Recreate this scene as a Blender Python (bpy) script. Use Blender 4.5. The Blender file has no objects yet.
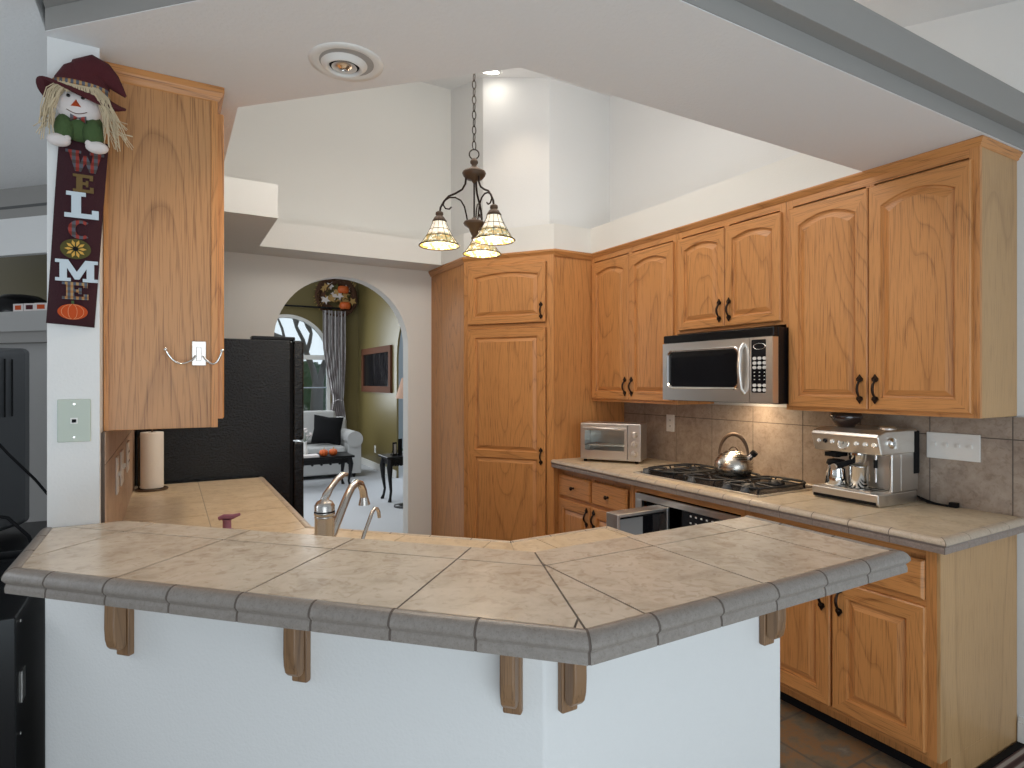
import bpy, math, random
from mathutils import Vector, Matrix
random.seed(7)
PI = math.pi
S = bpy.context.scene
C = S.collection
# ------------------------------------------------------------------ camera
cd = bpy.data.cameras.new('camera'); cam = bpy.data.objects.new('camera', cd); C.objects.link(cam)
cam.location = (0, 0, 1.4585); cam.rotation_euler = (PI/2, 0, -math.radians(29.86))
cd.sensor_width = 36; cd.lens = 597/1024*36; cd.shift_y = -2.6/1024; cd.clip_start = .05
S.camera = cam
# ------------------------------------------------------------------ world, exposure
S.view_settings.view_transform = 'Standard'; S.view_settings.look = 'None'
S.view_settings.exposure = 0.14; S.view_settings.gamma = 1; S.view_settings.use_curve_mapping = False
W = bpy.data.worlds.new('world'); S.world = W; W.use_nodes = True
bg = W.node_tree.nodes['Background']; bg.inputs[0].default_value = (.84, .92, 1.0, 1)
_t = W.node_tree.nodes.new('ShaderNodeTexCoord'); _s = W.node_tree.nodes.new('ShaderNodeSeparateXYZ'); _m = W.node_tree.nodes.new('ShaderNodeMapRange')   # sky brighter to the north
_m.inputs['From Min'].default_value = -.2; _m.inputs['From Max'].default_value = .9; _m.inputs['To Min'].default_value = .42; _m.inputs['To Max'].default_value = 1.0
W.node_tree.links.new(_t.outputs['Generated'], _s.inputs[0]); W.node_tree.links.new(_s.outputs['Y'], _m.inputs[0]); W.node_tree.links.new(_m.outputs[0], bg.inputs[1])
# ------------------------------------------------------------------ lights
def area(name, loc, to, sx, sy, power, col):
    l = bpy.data.lights.new(name, 'AREA'); l.shape = 'RECTANGLE'; l.size = sx; l.size_y = sy; l.energy = power; l.color = col
    o = bpy.data.objects.new(name, l); C.objects.link(o); o.location = loc
    o.rotation_euler = (Vector(to)-Vector(loc)).to_track_quat('-Z', 'Y').to_euler(); return o
def point(name, loc, power, col, r=.05):
    l = bpy.data.lights.new(name, 'POINT'); l.energy = power; l.color = col; l.shadow_soft_size = r
    o = bpy.data.objects.new(name, l); C.objects.link(o); o.location = loc; return o
def spot(name, loc, to, power, col, ang=120, r=.06, blend=.6):
    l = bpy.data.lights.new(name, 'SPOT'); l.energy = power; l.color = col; l.shadow_soft_size = r
    l.spot_size = math.radians(ang); l.spot_blend = blend
    o = bpy.data.objects.new(name, l); C.objects.link(o); o.location = loc
    o.rotation_euler = (Vector(to)-Vector(loc)).to_track_quat('-Z', 'Y').to_euler(); return o
WARM = (1, .80, .58)
area('dining_window_light', (-.5, -3.2, 1.8), (1.0, 2, 1.3), 3.2, 1.8, 38, (.86, .94, 1))
area('dining_bounce_fill', (.3, -1.5, .25), (.9, .3, 2.5), 3.6, 1.2, 46, (.74, .89, 1))  # added upward fill that brightens the low ceiling, no lamp there
area('well_fill', (1.3, 2.6, 3.2), (1.4, 2.7, 0), 1.7, 1.2, 17, (1, .95, .87))  # unseen area fill added in the well to brighten the kitchen
area('well_upfill', (1.35, 2.5, 2.65), (1.35, 2.6, 4), 1.6, 1.3, 14, (1, .97, .93))  # added upward wash, spreads even light off the vault
spot('can_light_near', (.44, 1.73, 2.36), (.6, 2.0, 0), 12, WARM, 140)
spot('can_light_high', (2.03, 3.70, 3.60), (1.9, 3.3, 0), 6, WARM, 100)
spot('can_light_west', (.55, 2.75, 3.2), (.22, 2.85, .9), 26, (1, .72, .42), 55)
area('hood_light', (2.72, 2.25, 1.335), (2.75, 2.25, .9), .10, .4, 2.6, (1, .76, .5))
area('living_fill', (.2, 7.4, 3.0), (1.6, 7.8, 0), 2.5, 2.5, 60, (.9, .95, 1))
area('living_window_light', (1.2, 10.6, 1.9), (1.2, 6, .8), 2.2, 1.8, 60, (.88, .95, 1))
point('left_room_fill', (-2.0, 2.3, 1.7), 16, (.88, .94, 1), .3)  # extra point fill added to lift the dark left room
point('hall_fill', (3.8, 8.6, 2.6), 60, (.85, .93, 1), .3)  # added point fill brightening the hall beyond the side arch
# ------------------------------------------------------------------ materials
def nm(name):
    m = bpy.data.materials.new(name); m.use_nodes = True; nt = m.node_tree
    return m, nt, nt.nodes['Principled BSDF']
def plain(name, col, rough=.5, metal=0, bump=0, bscale=80, emit=None, estr=0, coat=0, trans=0):
    m, nt, b = nm(name)
    b.inputs['Base Color'].default_value = (*col, 1); b.inputs['Roughness'].default_value = rough; b.inputs['Metallic'].default_value = metal
    if coat: b.inputs['Coat Weight'].default_value = coat; b.inputs['Coat Roughness'].default_value = .1
    if trans: b.inputs['Transmission Weight'].default_value = trans
    if emit: b.inputs['Emission Color'].default_value = (*emit, 1); b.inputs['Emission Strength'].default_value = estr
    if bump:
        t = nt.nodes.new('ShaderNodeTexCoord'); n = nt.nodes.new('ShaderNodeTexNoise'); n.inputs['Scale'].default_value = bscale; n.inputs['Detail'].default_value = 3
        bp = nt.nodes.new('ShaderNodeBump'); bp.inputs['Strength'].default_value = bump; bp.inputs['Distance'].default_value = .004
        nt.links.new(t.outputs['Object'], n.inputs['Vector']); nt.links.new(n.outputs['Fac'], bp.inputs['Height']); nt.links.new(bp.outputs[0], b.inputs['Normal'])
    return m
def ramp(nt, stops):
    r = nt.nodes.new('ShaderNodeValToRGB'); e = r.color_ramp.elements
    while len(e) < len(stops): e.new(.5)
    for i, (p, c) in enumerate(stops): e[i].position = p; e[i].color = (*c, 1)
    return r
def oak(name, grain='Z', light=(.60, .272, .090), dark=(.20, .070, .019), k=1.0, rough=.38, cath=26, cs=2.6, arches=None):
    m, nt, b = nm(name); N = nt.nodes; L = nt.links
    t = N.new('ShaderNodeTexCoord'); oi = N.new('ShaderNodeObjectInfo')
    add = N.new('ShaderNodeVectorMath'); add.operation = 'ADD'
    mul = N.new('ShaderNodeVectorMath'); mul.operation = 'SCALE'; mul.inputs['Scale'].default_value = 9.0
    cmb = N.new('ShaderNodeCombineXYZ')
    for i in range(3): L.new(oi.outputs['Random'], cmb.inputs[i])
    L.new(cmb.outputs[0], mul.inputs[0]); L.new(t.outputs['Object'], add.inputs[0]); L.new(mul.outputs[0], add.inputs[1])
    def mapped(s):
        mp = N.new('ShaderNodeMapping'); v = [1, 1, 1]
        for g_ in grain: v['XYZ'.index(g_)] = s
        mp.inputs['Scale'].default_value = v; L.new(add.outputs[0], mp.inputs['Vector']); return mp
    m1 = mapped(.16); n1 = N.new('ShaderNodeTexNoise'); n1.inputs['Scale'].default_value = cs*k; n1.inputs['Detail'].default_value = 1.5; n1.inputs['Distortion'].default_value = .25
    L.new(m1.outputs[0], n1.inputs['Vector'])
    a = N.new('ShaderNodeMath'); a.operation = 'MULTIPLY'; a.inputs[1].default_value = cath; L.new(n1.outputs['Fac'], a.inputs[0])
    if arches:      # nested cathedral arches of a plain-sawn veneer: z*a + (y-y0)^2*b
        ax, y0, za, yb = arches
        sp = N.new('ShaderNodeSeparateXYZ'); L.new(t.outputs['Object'], sp.inputs[0])
        d1 = N.new('ShaderNodeMath'); d1.operation = 'SUBTRACT'; d1.inputs[1].default_value = y0; L.new(sp.outputs[ax], d1.inputs[0])
        d2 = N.new('ShaderNodeMath'); d2.operation = 'MULTIPLY'; L.new(d1.outputs[0], d2.inputs[0]); L.new(d1.outputs[0], d2.inputs[1])
        d3 = N.new('ShaderNodeMath'); d3.operation = 'MULTIPLY'; d3.inputs[1].default_value = yb; L.new(d2.outputs[0], d3.inputs[0])
        d4 = N.new('ShaderNodeMath'); d4.operation = 'MULTIPLY_ADD'; d4.inputs[1].default_value = za; L.new(sp.outputs['Z'], d4.inputs[0]); L.new(d3.outputs[0], d4.inputs[2])
        d5 = N.new('ShaderNodeMath'); d5.operation = 'ADD'; L.new(d4.outputs[0], d5.inputs[0]); L.new(a.outputs[0], d5.inputs[1]); a = d5
    f = N.new('ShaderNodeMath'); f.operation = 'FRACT'; L.new(a.outputs[0], f.inputs[0])
    r1 = ramp(nt, [(0, (.05,)*3), (.13, (1,)*3), (.72, (.92,)*3), (1, (.35,)*3)]) if arches else ramp(nt, [(0, (.12,)*3), (.14, (1,)*3), (.75, (.95,)*3), (1, (.50,)*3)]); L.new(f.outputs[0], r1.inputs[0])
    m2 = mapped(.022); n2 = N.new('ShaderNodeTexNoise'); n2.inputs['Scale'].default_value = 330*k; n2.inputs['Detail'].default_value = 2; L.new(m2.outputs[0], n2.inputs['Vector'])
    r2 = ramp(nt, [(.34, (0,)*3), (.48, (1,)*3)]); L.new(n2.outputs['Fac'], r2.inputs[0])
    mx = N.new('ShaderNodeMix'); mx.data_type = 'FLOAT'; mx.inputs[0].default_value = .50
    L.new(r1.outputs[0], mx.inputs[2]); L.new(r2.outputs[0], mx.inputs[3])
    m3 = mapped(.1); n3 = N.new('ShaderNodeTexNoise'); n3.inputs['Scale'].default_value = 5; L.new(m3.outputs[0], n3.inputs['Vector'])
    cr = ramp(nt, [(.0, dark), (.9, light)]); L.new(mx.outputs[0], cr.inputs[0])
    mc = N.new('ShaderNodeMix'); mc.data_type = 'RGBA'; mc.blend_type = 'MULTIPLY'; mc.inputs[0].default_value = .5
    r3 = ramp(nt, [(.3, (.88, .85, .82)), (.7, (1.1, 1.1, 1.08))]); L.new(n3.outputs['Fac'], r3.inputs[0])
    L.new(cr.outputs[0], mc.inputs[6]); L.new(r3.outputs[0], mc.inputs[7]); L.new(mc.outputs[2], b.inputs['Base Color'])
    b.inputs['Roughness'].default_value = rough
    bp = N.new('ShaderNodeBump'); bp.inputs['Strength'].default_value = .12; bp.inputs['Distance'].default_value = .002
    L.new(r2.outputs[0], bp.inputs['Height']); L.new(bp.outputs[0], b.inputs['Normal'])
    return m
def stone(name, c1, c2, c3, rough=.3, scale=9, bump=.1, vein=(.5, .6)):
    m, nt, b = nm(name); N = nt.nodes; L = nt.links
    t = N.new('ShaderNodeTexCoord'); n = N.new('ShaderNodeTexNoise'); n.inputs['Scale'].default_value = scale; n.inputs['Detail'].default_value = 6; n.inputs['Roughness'].default_value = .65; n.inputs['Distortion'].default_value = .6
    L.new(t.outputs['Object'], n.inputs['Vector'])
    r = ramp(nt, [(.3, c1), (.5, c2), (.72, c3)]); L.new(n.outputs['Fac'], r.inputs[0])
    v = N.new('ShaderNodeTexNoise'); v.inputs['Scale'].default_value = scale*3.2; v.inputs['Detail'].default_value = 5; v.inputs['Distortion'].default_value = 1.2; L.new(t.outputs['Object'], v.inputs['Vector'])
    rv = ramp(nt, [(vein[0]-.14, (.76, .71, .66)), (vein[0]-.04, (1, 1, 1)), (vein[1]+.1, (1.05, 1.05, 1.05))]); L.new(v.outputs['Fac'], rv.inputs[0])
    mc = N.new('ShaderNodeMix'); mc.data_type = 'RGBA'; mc.blend_type = 'MULTIPLY'; mc.inputs[0].default_value = .6
    L.new(r.outputs[0], mc.inputs[6]); L.new(rv.outputs[0], mc.inputs[7]); L.new(mc.outputs[2], b.inputs['Base Color'])
    b.inputs['Roughness'].default_value = rough
    bp = N.new('ShaderNodeBump'); bp.inputs['Strength'].default_value = bump; bp.inputs['Distance'].default_value = .003
    L.new(v.outputs['Fac'], bp.inputs['Height']); L.new(bp.outputs[0], b.inputs['Normal'])
    return m
def brushed(name, col, rough=.3, axis=2):
    m, nt, b = nm(name); N = nt.nodes; L = nt.links
    t = N.new('ShaderNodeTexCoord'); mp = N.new('ShaderNodeMapping'); v = [4, 4, 4]; v[axis] = 260; mp.inputs['Scale'].default_value = v
    n = N.new('ShaderNodeTexNoise'); n.inputs['Scale'].default_value = 1; L.new(t.outputs['Object'], mp.inputs[0]); L.new(mp.outputs[0], n.inputs['Vector'])
    mr = N.new('ShaderNodeMapRange'); mr.inputs['To Min'].default_value = rough-.06; mr.inputs['To Max'].default_value = rough+.1
    L.new(n.outputs['Fac'], mr.inputs[0]); L.new(mr.outputs[0], b.inputs['Roughness'])
    b.inputs['Base Color'].default_value = (*col, 1); b.inputs['Metallic'].default_value = 1
    return m
def plaid(name, ca, cb, cc, scale=60):
    m, nt, b = nm(name); N = nt.nodes; L = nt.links
    t = N.new('ShaderNodeTexCoord'); w = N.new('ShaderNodeTexWave'); w.bands_direction = 'X'; w.inputs['Scale'].default_value = scale*.32; w.inputs['Distortion'].default_value = 0
    w2 = N.new('ShaderNodeTexWave'); w2.bands_direction = 'Z'; w2.inputs['Scale'].default_value = scale*.27
    r1 = ramp(nt, [(.3, ca), (.6, cb)]); r2 = ramp(nt, [(.4, (1, 1, 1)), (.7, cc)])
    mc = N.new('ShaderNodeMix'); mc.data_type = 'RGBA'; mc.blend_type = 'MULTIPLY'; mc.inputs[0].default_value = .8
    L.new(t.outputs['Object'], w.inputs[0]); L.new(t.outputs['Object'], w2.inputs[0]); L.new(w.outputs[1], r1.inputs[0]); L.new(w2.outputs[1], r2.inputs[0])
    L.new(r1.outputs[0], mc.inputs[6]); L.new(r2.outputs[0], mc.inputs[7]); L.new(mc.outputs[2], b.inputs['Base Color']); b.inputs['Roughness'].default_value = .9
    return m
M = {}
def lowspec(m, v=.25):
    m.node_tree.nodes['Principled BSDF'].inputs['Specular IOR Level'].default_value = v; return m
M['white'] = plain('wall_paint', (.78, .78, .77), .75, bump=.25, bscale=140)
M['ceil'] = plain('ceiling_paint', (.80, .80, .80), .85, bump=.5, bscale=90)
M['cream'] = plain('cream_paint', (.79, .775, .73), .7, bump=.2, bscale=140)
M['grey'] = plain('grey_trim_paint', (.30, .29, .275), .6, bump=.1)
M['dkgrey'] = plain('dark_grey_paint', (.10, .10, .10), .7)
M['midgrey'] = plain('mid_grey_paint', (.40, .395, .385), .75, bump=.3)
M['olive'] = plain('olive_paint', (.16, .125, .045), .36, bump=.1, bscale=60)
M['bluewall'] = plain('pale_blue_paint', (.42, .48, .55), .6)
M['oakv'] = oak('oak_upright_grain', 'Z'); M['oakx'] = oak('oak_level_grain', 'XY')
M['oakpanel'] = oak('oak_cathedral_panel', 'Z', cath=7, cs=3.0, light=(.50, .25, .10), dark=(.19, .078, .026), arches=('Y', .17, 2.7, 190))
M['oakpale'] = oak('oak_pale_panel', 'Z', light=(.52, .32, .15), dark=(.29, .155, .06), cath=7)
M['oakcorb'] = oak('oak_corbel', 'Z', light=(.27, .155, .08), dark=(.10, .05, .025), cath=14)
M['tile'] = stone('bar_tile_glaze', (.45, .375, .29), (.585, .505, .41), (.66, .58, .485), .24, 11)
M['tilelow'] = stone('counter_tile_glaze', (.50, .39, .26), (.60, .48, .33), (.66, .55, .41), .35, 10)
M['trimtile'] = stone('edge_tile_glaze', (.21, .185, .165), (.245, .215, .19), (.28, .25, .225), .34, 90, .15)
M['trimlow'] = stone('counter_edge_glaze', (.46, .37, .28), (.51, .415, .315), (.56, .46, .36), .33, 60, .15)
M['splash'] = stone('backsplash_tile_glaze', (.26, .20, .16), (.35, .28, .225), (.42, .345, .28), .4, 16, .2)
M['splashw'] = stone('west_tile_glaze', (.40, .27, .18), (.48, .33, .23), (.54, .39, .28), .4, 11, .2)
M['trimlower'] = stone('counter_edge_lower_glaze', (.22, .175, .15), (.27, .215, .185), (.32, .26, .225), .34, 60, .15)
M['grout'] = plain('grout', (.12, .095, .08), .9); M['groutlt'] = plain('grout_light', (.40, .34, .27), .9)
M['bronze'] = plain('dark_bronze', (.035, .022, .016), .38, .8)
M['steel'] = brushed('brushed_steel', (.82, .79, .75), .33, 2); M['steelx'] = brushed('brushed_steel_side', (.74, .72, .69), .35, 0)
M['chrome'] = plain('chrome', (.80, .79, .77), .12, 1); M['nickel'] = plain('brushed_nickel', (.56, .54, .51), .27, 1); M['kettle'] = brushed('kettle_steel', (.60, .56, .50), .24, 2)
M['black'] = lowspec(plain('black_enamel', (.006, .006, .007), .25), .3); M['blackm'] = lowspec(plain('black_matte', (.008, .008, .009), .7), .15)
M['blackglass'] = plain('black_glass', (.01, .01, .012), .06)
M['fridge'] = lowspec(plain('black_pebbled_steel', (.005, .006, .007), .24, bump=1.0, bscale=85), .42)
M['tvgrey'] = plain('dark_grey_plastic', (.07, .075, .082), .5)
M['iron'] = plain('cast_iron', (.02, .02, .021), .5)
M['plastic'] = plain('white_plastic', (.78, .77, .74), .4); M['jack'] = plain('sage_grey_plate', (.50, .56, .49), .5)
M['paper'] = plain('paper_towel', (.80, .76, .70), .9, bump=.3, bscale=200)
M['pink'] = plain('mauve_plastic', (.30, .12, .18), .4)
M['patina'] = plain('aged_brown_metal', (.10, .062, .038), .5, .4)
M['glassclr'] = plain('clear_glass', (.9, .95, .95), .03, trans=1)
M['smoke'] = plain('smoked_hopper', (.03, .02, .02), .08, coat=1)
M['carpet'] = plain('pale_grey_carpet', (.50, .51, .53), .95, bump=.5, bscale=40)
M['palebounce'] = plain('pale_bounce_floor', (.55, .51, .46), .95)
M['sofa'] = plain('light_grey_upholstery', (.50, .50, .49), .9, bump=.4, bscale=150)
M['blackw'] = lowspec(plain('black_lacquer', (.006, .006, .007), .3), .3); M['orange'] = plain('orange_pumpkin', (.62, .12, .02), .5)
M['green'] = plain('green_shirt', (.060, .105, .035), .95, bump=.5, bscale=300); M['maroon'] = plain('maroon_felt', (.070, .009, .013), .95, bump=.5, bscale=250)
M['plum'] = plain('dark_plum_felt', (.040, .008, .013), .95, bump=.4, bscale=250)
M['straw'] = plain('straw_hair', (.60, .49, .33), .9); M['cloth'] = plain('white_cloth', (.72, .66, .64), .95, bump=.2, bscale=300)
M['lwhite'] = plain('pale_blue_felt', (.58, .66, .72), .95); M['brownfelt'] = plain('olive_brown_felt', (.16, .10, .035), .95)
M['olivefelt'] = plain('olive_felt', (.085, .075, .02), .95); M['yellow'] = plain('yellow_petals', (.66, .38, .08), .9)
M['ofelt'] = plain('orange_felt', (.52, .07, .01), .9); M['stitch'] = plain('pale_stitching', (.70, .38, .20), .9)
M['plaidred'] = plaid('red_plaid', (.30, .04, .03), (.10, .10, .12), (.6, .45, .3)); M['plaidtan'] = plaid('tan_plaid', (.42, .26, .12), (.09, .11, .15), (.9, .6, .4), 80)
M['wood2'] = lowspec(plain('dark_wood_frame', (.10, .04, .022), .7), .08); M['mirror'] = plain('mirror_glass', (.6, .6, .6), .05, 1)
M['lampshade'] = plain('pinkish_shade', (.42, .27, .20), .8, emit=(1, .6, .4), estr=.06)
M['bark'] = plain('tree_bark', (.17, .155, .15), .9); M['leaf'] = plain('hedge_leaves', (.05, .11, .055), .9, bump=1, bscale=12)
M['twig'] = plain('dried_vine', (.09, .04, .02), .9); M['hay'] = plain('dried_leaf', (.45, .28, .10), .9)
M['bulb'] = plain('lit_bulb', (1, .9, .7), .5, emit=(1, .78, .5), estr=9)
M['canlens'] = plain('lit_lens', (1, 1, 1), .5, emit=(1, .93, .82), estr=9)
def curtain_mat():
    m, nt, b = nm('grey_curtain_fabric'); 
    w = nt.nodes.new('ShaderNodeTexWave'); w.inputs['Scale'].default_value = 9; w.inputs['Distortion'].default_value = 1.5; t = nt.nodes.new('ShaderNodeTexCoord')
    r = ramp(nt, [(.2, (.20, .17, .17)), (.6, (.36, .34, .34)), (.85, (.52, .50, .50))]); nt.links.new(t.outputs['Object'], w.inputs[0]); nt.links.new(w.outputs[1], r.inputs[0]); nt.links.new(r.outputs[0], b.inputs['Base Color'])
    b.inputs['Roughness'].default_value = .8; return m
M['curtain'] = curtain_mat()
def shade_mat():
    m, nt, b = nm('leaded_glass_shade'); N = nt.nodes; L = nt.links
    t = N.new('ShaderNodeTexCoord'); n = N.new('ShaderNodeTexVoronoi'); n.inputs['Scale'].default_value = 95; L.new(t.outputs['Object'], n.inputs['Vector'])
    sp = N.new('ShaderNodeSeparateXYZ'); L.new(t.outputs['Object'], sp.inputs[0])
    mr = N.new('ShaderNodeMapRange'); mr.inputs['From Min'].default_value = .045; mr.inputs['From Max'].default_value = .055; L.new(sp.outputs['Z'], mr.inputs[0])
    c = ramp(nt, [(0, (.12, .05, .01)), (.35, (.55, .36, .10)), (.55, (.20, .22, .10)), (.8, (.9, .82, .62))]); L.new(n.outputs['Color'], c.inputs[0])
    mx = N.new('ShaderNodeMix'); mx.data_type = 'RGBA'; L.new(mr.outputs[0], mx.inputs[0]); L.new(c.outputs[0], mx.inputs[6]); mx.inputs[7].default_value = (1, .91, .74, 1)
    L.new(mx.outputs[2], b.inputs['Base Color']); L.new(mx.outputs[2], b.inputs['Emission Color']); b.inputs['Emission Strength'].default_value = .42; b.inputs['Roughness'].default_value = .3
    return m
M['shade'] = shade_mat()
def slate():
    m, nt, b = nm('slate_floor_tiles'); N = nt.nodes; L = nt.links
    t = N.new('ShaderNodeTexCoord'); br = N.new('ShaderNodeTexBrick'); br.offset = .5; br.inputs['Scale'].default_value = 1
    br.inputs['Brick Width'].default_value = .33; br.inputs['Row Height'].default_value = .33; br.inputs['Mortar Size'].default_value = .006
    br.inputs['Color1'].default_value = (.10, .09, .07, 1); br.inputs['Color2'].default_value = (.20, .15, .10, 1); br.inputs['Mortar'].default_value = (.09, .08, .07, 1)
    L.new(t.outputs['Object'], br.inputs['Vector'])
    n = N.new('ShaderNodeTexNoise'); n.inputs['Scale'].default_value = 4.5; n.inputs['Detail'].default_value = 8; n.inputs['Roughness'].default_value = .7; L.new(t.outputs['Object'], n.inputs['Vector'])
    r = ramp(nt, [(.34, (.05, .05, .045)), (.46, (.15, .125, .09)), (.53, (.24, .12, .045)), (.60, (.13, .12, .10)), (.70, (.27, .24, .20))]); L.new(n.outputs['Fac'], r.inputs[0])
    mx = N.new('ShaderNodeMix'); mx.data_type = 'RGBA'; mx.inputs[0].default_value = .85; L.new(br.outputs['Color'], mx.inputs[6]); L.new(r.outputs[0], mx.inputs[7])
    mo = N.new('ShaderNodeMix'); mo.data_type = 'RGBA'; L.new(br.outputs['Fac'], mo.inputs[0]); L.new(mx.outputs[2], mo.inputs[6]); mo.inputs[7].default_value = (.10, .085, .07, 1)
    L.new(mo.outputs[2], b.inputs['Base Color']); b.inputs['Roughness'].default_value = .45
    bp = N.new('ShaderNodeBump'); bp.inputs['Strength'].default_value = .4; bp.inputs['Distance'].default_value = .01; L.new(n.outputs['Fac'], bp.inputs['Height']); L.new(bp.outputs[0], b.inputs['Normal'])
    return m
M['slate'] = slate()
def rugm():
    m, nt, b = nm('striped_rug_weave'); N = nt.nodes; L = nt.links
    t = N.new('ShaderNodeTexCoord'); w = N.new('ShaderNodeTexWave'); w.bands_direction = 'Y'; w.inputs['Scale'].default_value = 9; L.new(t.outputs['Object'], w.inputs[0])
    r = ramp(nt, [(.2, (.06, .03, .03)), (.6, (.16, .10, .09)), (.8, (.40, .36, .33))]); L.new(w.outputs[1], r.inputs[0]); L.new(r.outputs[0], b.inputs['Base Color']); b.inputs['Roughness'].default_value = .95
    return m
M['rug'] = rugm()
# ------------------------------------------------------------------ mesh builder
class MB:
    def __init__(s): s.v = []; s.f = []; s.m = []; s.sm = []; s.mats = []; s.T = Matrix()
    def mi(s, k):
        if k not in s.mats: s.mats.append(k)
        return s.mats.index(k)
    def verts(s, pts):
        b = len(s.v); s.v += [tuple(s.T @ Vector(p)) for p in pts]; return b
    def face(s, idx, k, smooth=False): s.f.append(idx); s.m.append(s.mi(k)); s.sm.append(smooth)
    def cap(s, idx, k):
        b = len(s.v); s.v += [s.v[i] for i in idx]; s.face(list(range(b, b+len(idx))), k)
    def box(s, x0, x1, y0, y1, z0, z1, k):
        b = s.verts([(x0,y0,z0),(x1,y0,z0),(x1,y1,z0),(x0,y1,z0),(x0,y0,z1),(x1,y0,z1),(x1,y1,z1),(x0,y1,z1)])
        for q in ((0,3,2,1),(4,5,6,7),(0,1,5,4),(1,2,6,5),(2,3,7,6),(3,0,4,7)): s.face([b+i for i in q], k)
    def prism(s, poly, z0, z1, k, axis='z', inset=0, ih=0):
        # poly CCW list of 2D points; axis z: (x,y), axis y: (x,z) extruded along y, axis x: (y,z)
        def P(p, h):
            return (p[0], p[1], h) if axis == 'z' else ((p[0], h, p[1]) if axis == 'y' else (h, p[0], p[1]))
        n = len(poly); ar = sum(poly[i][0]*poly[(i+1)%n][1]-poly[(i+1)%n][0]*poly[i][1] for i in range(n))
        if ar < 0: poly = poly[::-1]
        b = s.verts([P(p, z0) for p in poly]+[P(p, z1) for p in poly])
        flip = axis == 'y'
        def F(q): s.face(q[::-1] if flip else q, k)
        F([b+i for i in range(n)][::-1]); F([b+n+i for i in range(n)])
        for i in range(n): j = (i+1) % n; F([b+i, b+j, b+n+j, b+n+i])
    def tube(s, pts, r, k, n=10, cap=True, closed=False):
        pts = [Vector(p) for p in pts]; N = len(pts); rs = r if isinstance(r, (list, tuple)) else [r]*N
        b = len(s.v); up = None; out = []
        for i in range(N):
            if closed: t = pts[(i+1) % N]-pts[(i-1) % N]
            else: t = (pts[min(i+1, N-1)]-pts[max(i-1, 0)])
            t.normalize()
            if up is None: up = t.orthogonal().normalized()
            up = (up-t*up.dot(t)); up = up.normalized() if up.length > 1e-6 else t.orthogonal().normalized()
            w = t.cross(up)
            out += [pts[i]+(up*math.cos(2*PI*j/n)+w*math.sin(2*PI*j/n))*rs[i] for j in range(n)]
        s.verts(out)
        for i in range(N if closed else N-1):
            i2 = (i+1) % N
            for j in range(n): s.face([b+i*n+j, b+i*n+(j+1)%n, b+i2*n+(j+1)%n, b+i2*n+j], k, True)
        if cap and not closed:
            s.cap([b+j for j in range(n)][::-1], k); s.cap([b+(N-1)*n+j for j in range(n)], k)
    def lathe(s, prof, k, n=32, c=(0,0,0), close=True, ks=None, rx=1, ry=1):
        b = s.verts([(c[0]+r*rx*math.cos(2*PI*j/n), c[1]+r*ry*math.sin(2*PI*j/n), c[2]+z) for r, z in prof for j in range(n)])
        for i in range(len(prof)-1):
            kk = ks[i] if ks else k
            for j in range(n): s.face([b+i*n+j, b+i*n+(j+1)%n, b+(i+1)*n+(j+1)%n, b+(i+1)*n+j], kk, True)
        if close:
            s.cap([b+j for j in range(n)][::-1], ks[0] if ks else k); m_ = len(prof)-1
            s.cap([b+m_*n+j for j in range(n)], ks[-1] if ks else k)
    def ball(s, c, r, k, n=16, sc=(1,1,1), e=1.0):
        m = n//2; pr = []
        b = s.verts([(c[0]+sc[0]*r*math.sin(PI*i/m)*math.cos(2*PI*j/n), c[1]+sc[1]*r*math.sin(PI*i/m)*math.sin(2*PI*j/n), c[2]-sc[2]*r*math.cos(PI*i/m)) for i in range(m+1) for j in range(n)])
        for i in range(m):
            for j in range(n): s.face([b+i*n+j, b+i*n+(j+1)%n, b+(i+1)*n+(j+1)%n, b+(i+1)*n+j], k, True)
    def build(s, name, parent=None, bevel=0, seg=2, sub=0, loc=None):
        me = bpy.data.meshes.new(name); me.from_pydata(s.v, [], s.f)
        for k in s.mats: me.materials.append(M[k])
        me.polygons.foreach_set('material_index', s.m); me.polygons.foreach_set('use_smooth', s.sm)
        me.validate(); me.update()
        o = bpy.data.objects.new(name, me); C.objects.link(o)
        if parent: o.parent = parent
        if loc: o.location = loc
        if bevel:
            bm = o.modifiers.new('bevel', 'BEVEL'); bm.width = bevel; bm.segments = seg; bm.limit_method = 'ANGLE'; bm.angle_limit = math.radians(35); bm.harden_normals = True
        if sub:
            sm = o.modifiers.new('sub', 'SUBSURF'); sm.levels = sub; sm.render_levels = sub
        return o
def thing(name, label, cat, loc=(0,0,0), rz=0, group=None):
    o = bpy.data.objects.new(name, None); C.objects.link(o); o.location = loc; o.rotation_euler = (0, 0, rz); o.empty_display_size = .1
    o['label'] = label; o['category'] = cat
    if group: o['group'] = group
    return o
def tag(o, label, cat, group=None, kind=None):
    o['label'] = label; o['category'] = cat
    if group: o['group'] = group
    if kind: o['kind'] = kind
    return o
def struct(o, label=None):
    o['kind'] = 'structure'
    if label: o['label'] = label; 
    return o
def sbox(name, a, k, bevel=0):
    b = MB(); b.box(*a, k); return struct(b.build(name, bevel=bevel))
def spoly(name, poly, z0, z1, k, bevel=0):
    b = MB(); b.prism(poly, z0, z1, k); return struct(b.build(name, bevel=bevel))
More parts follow.
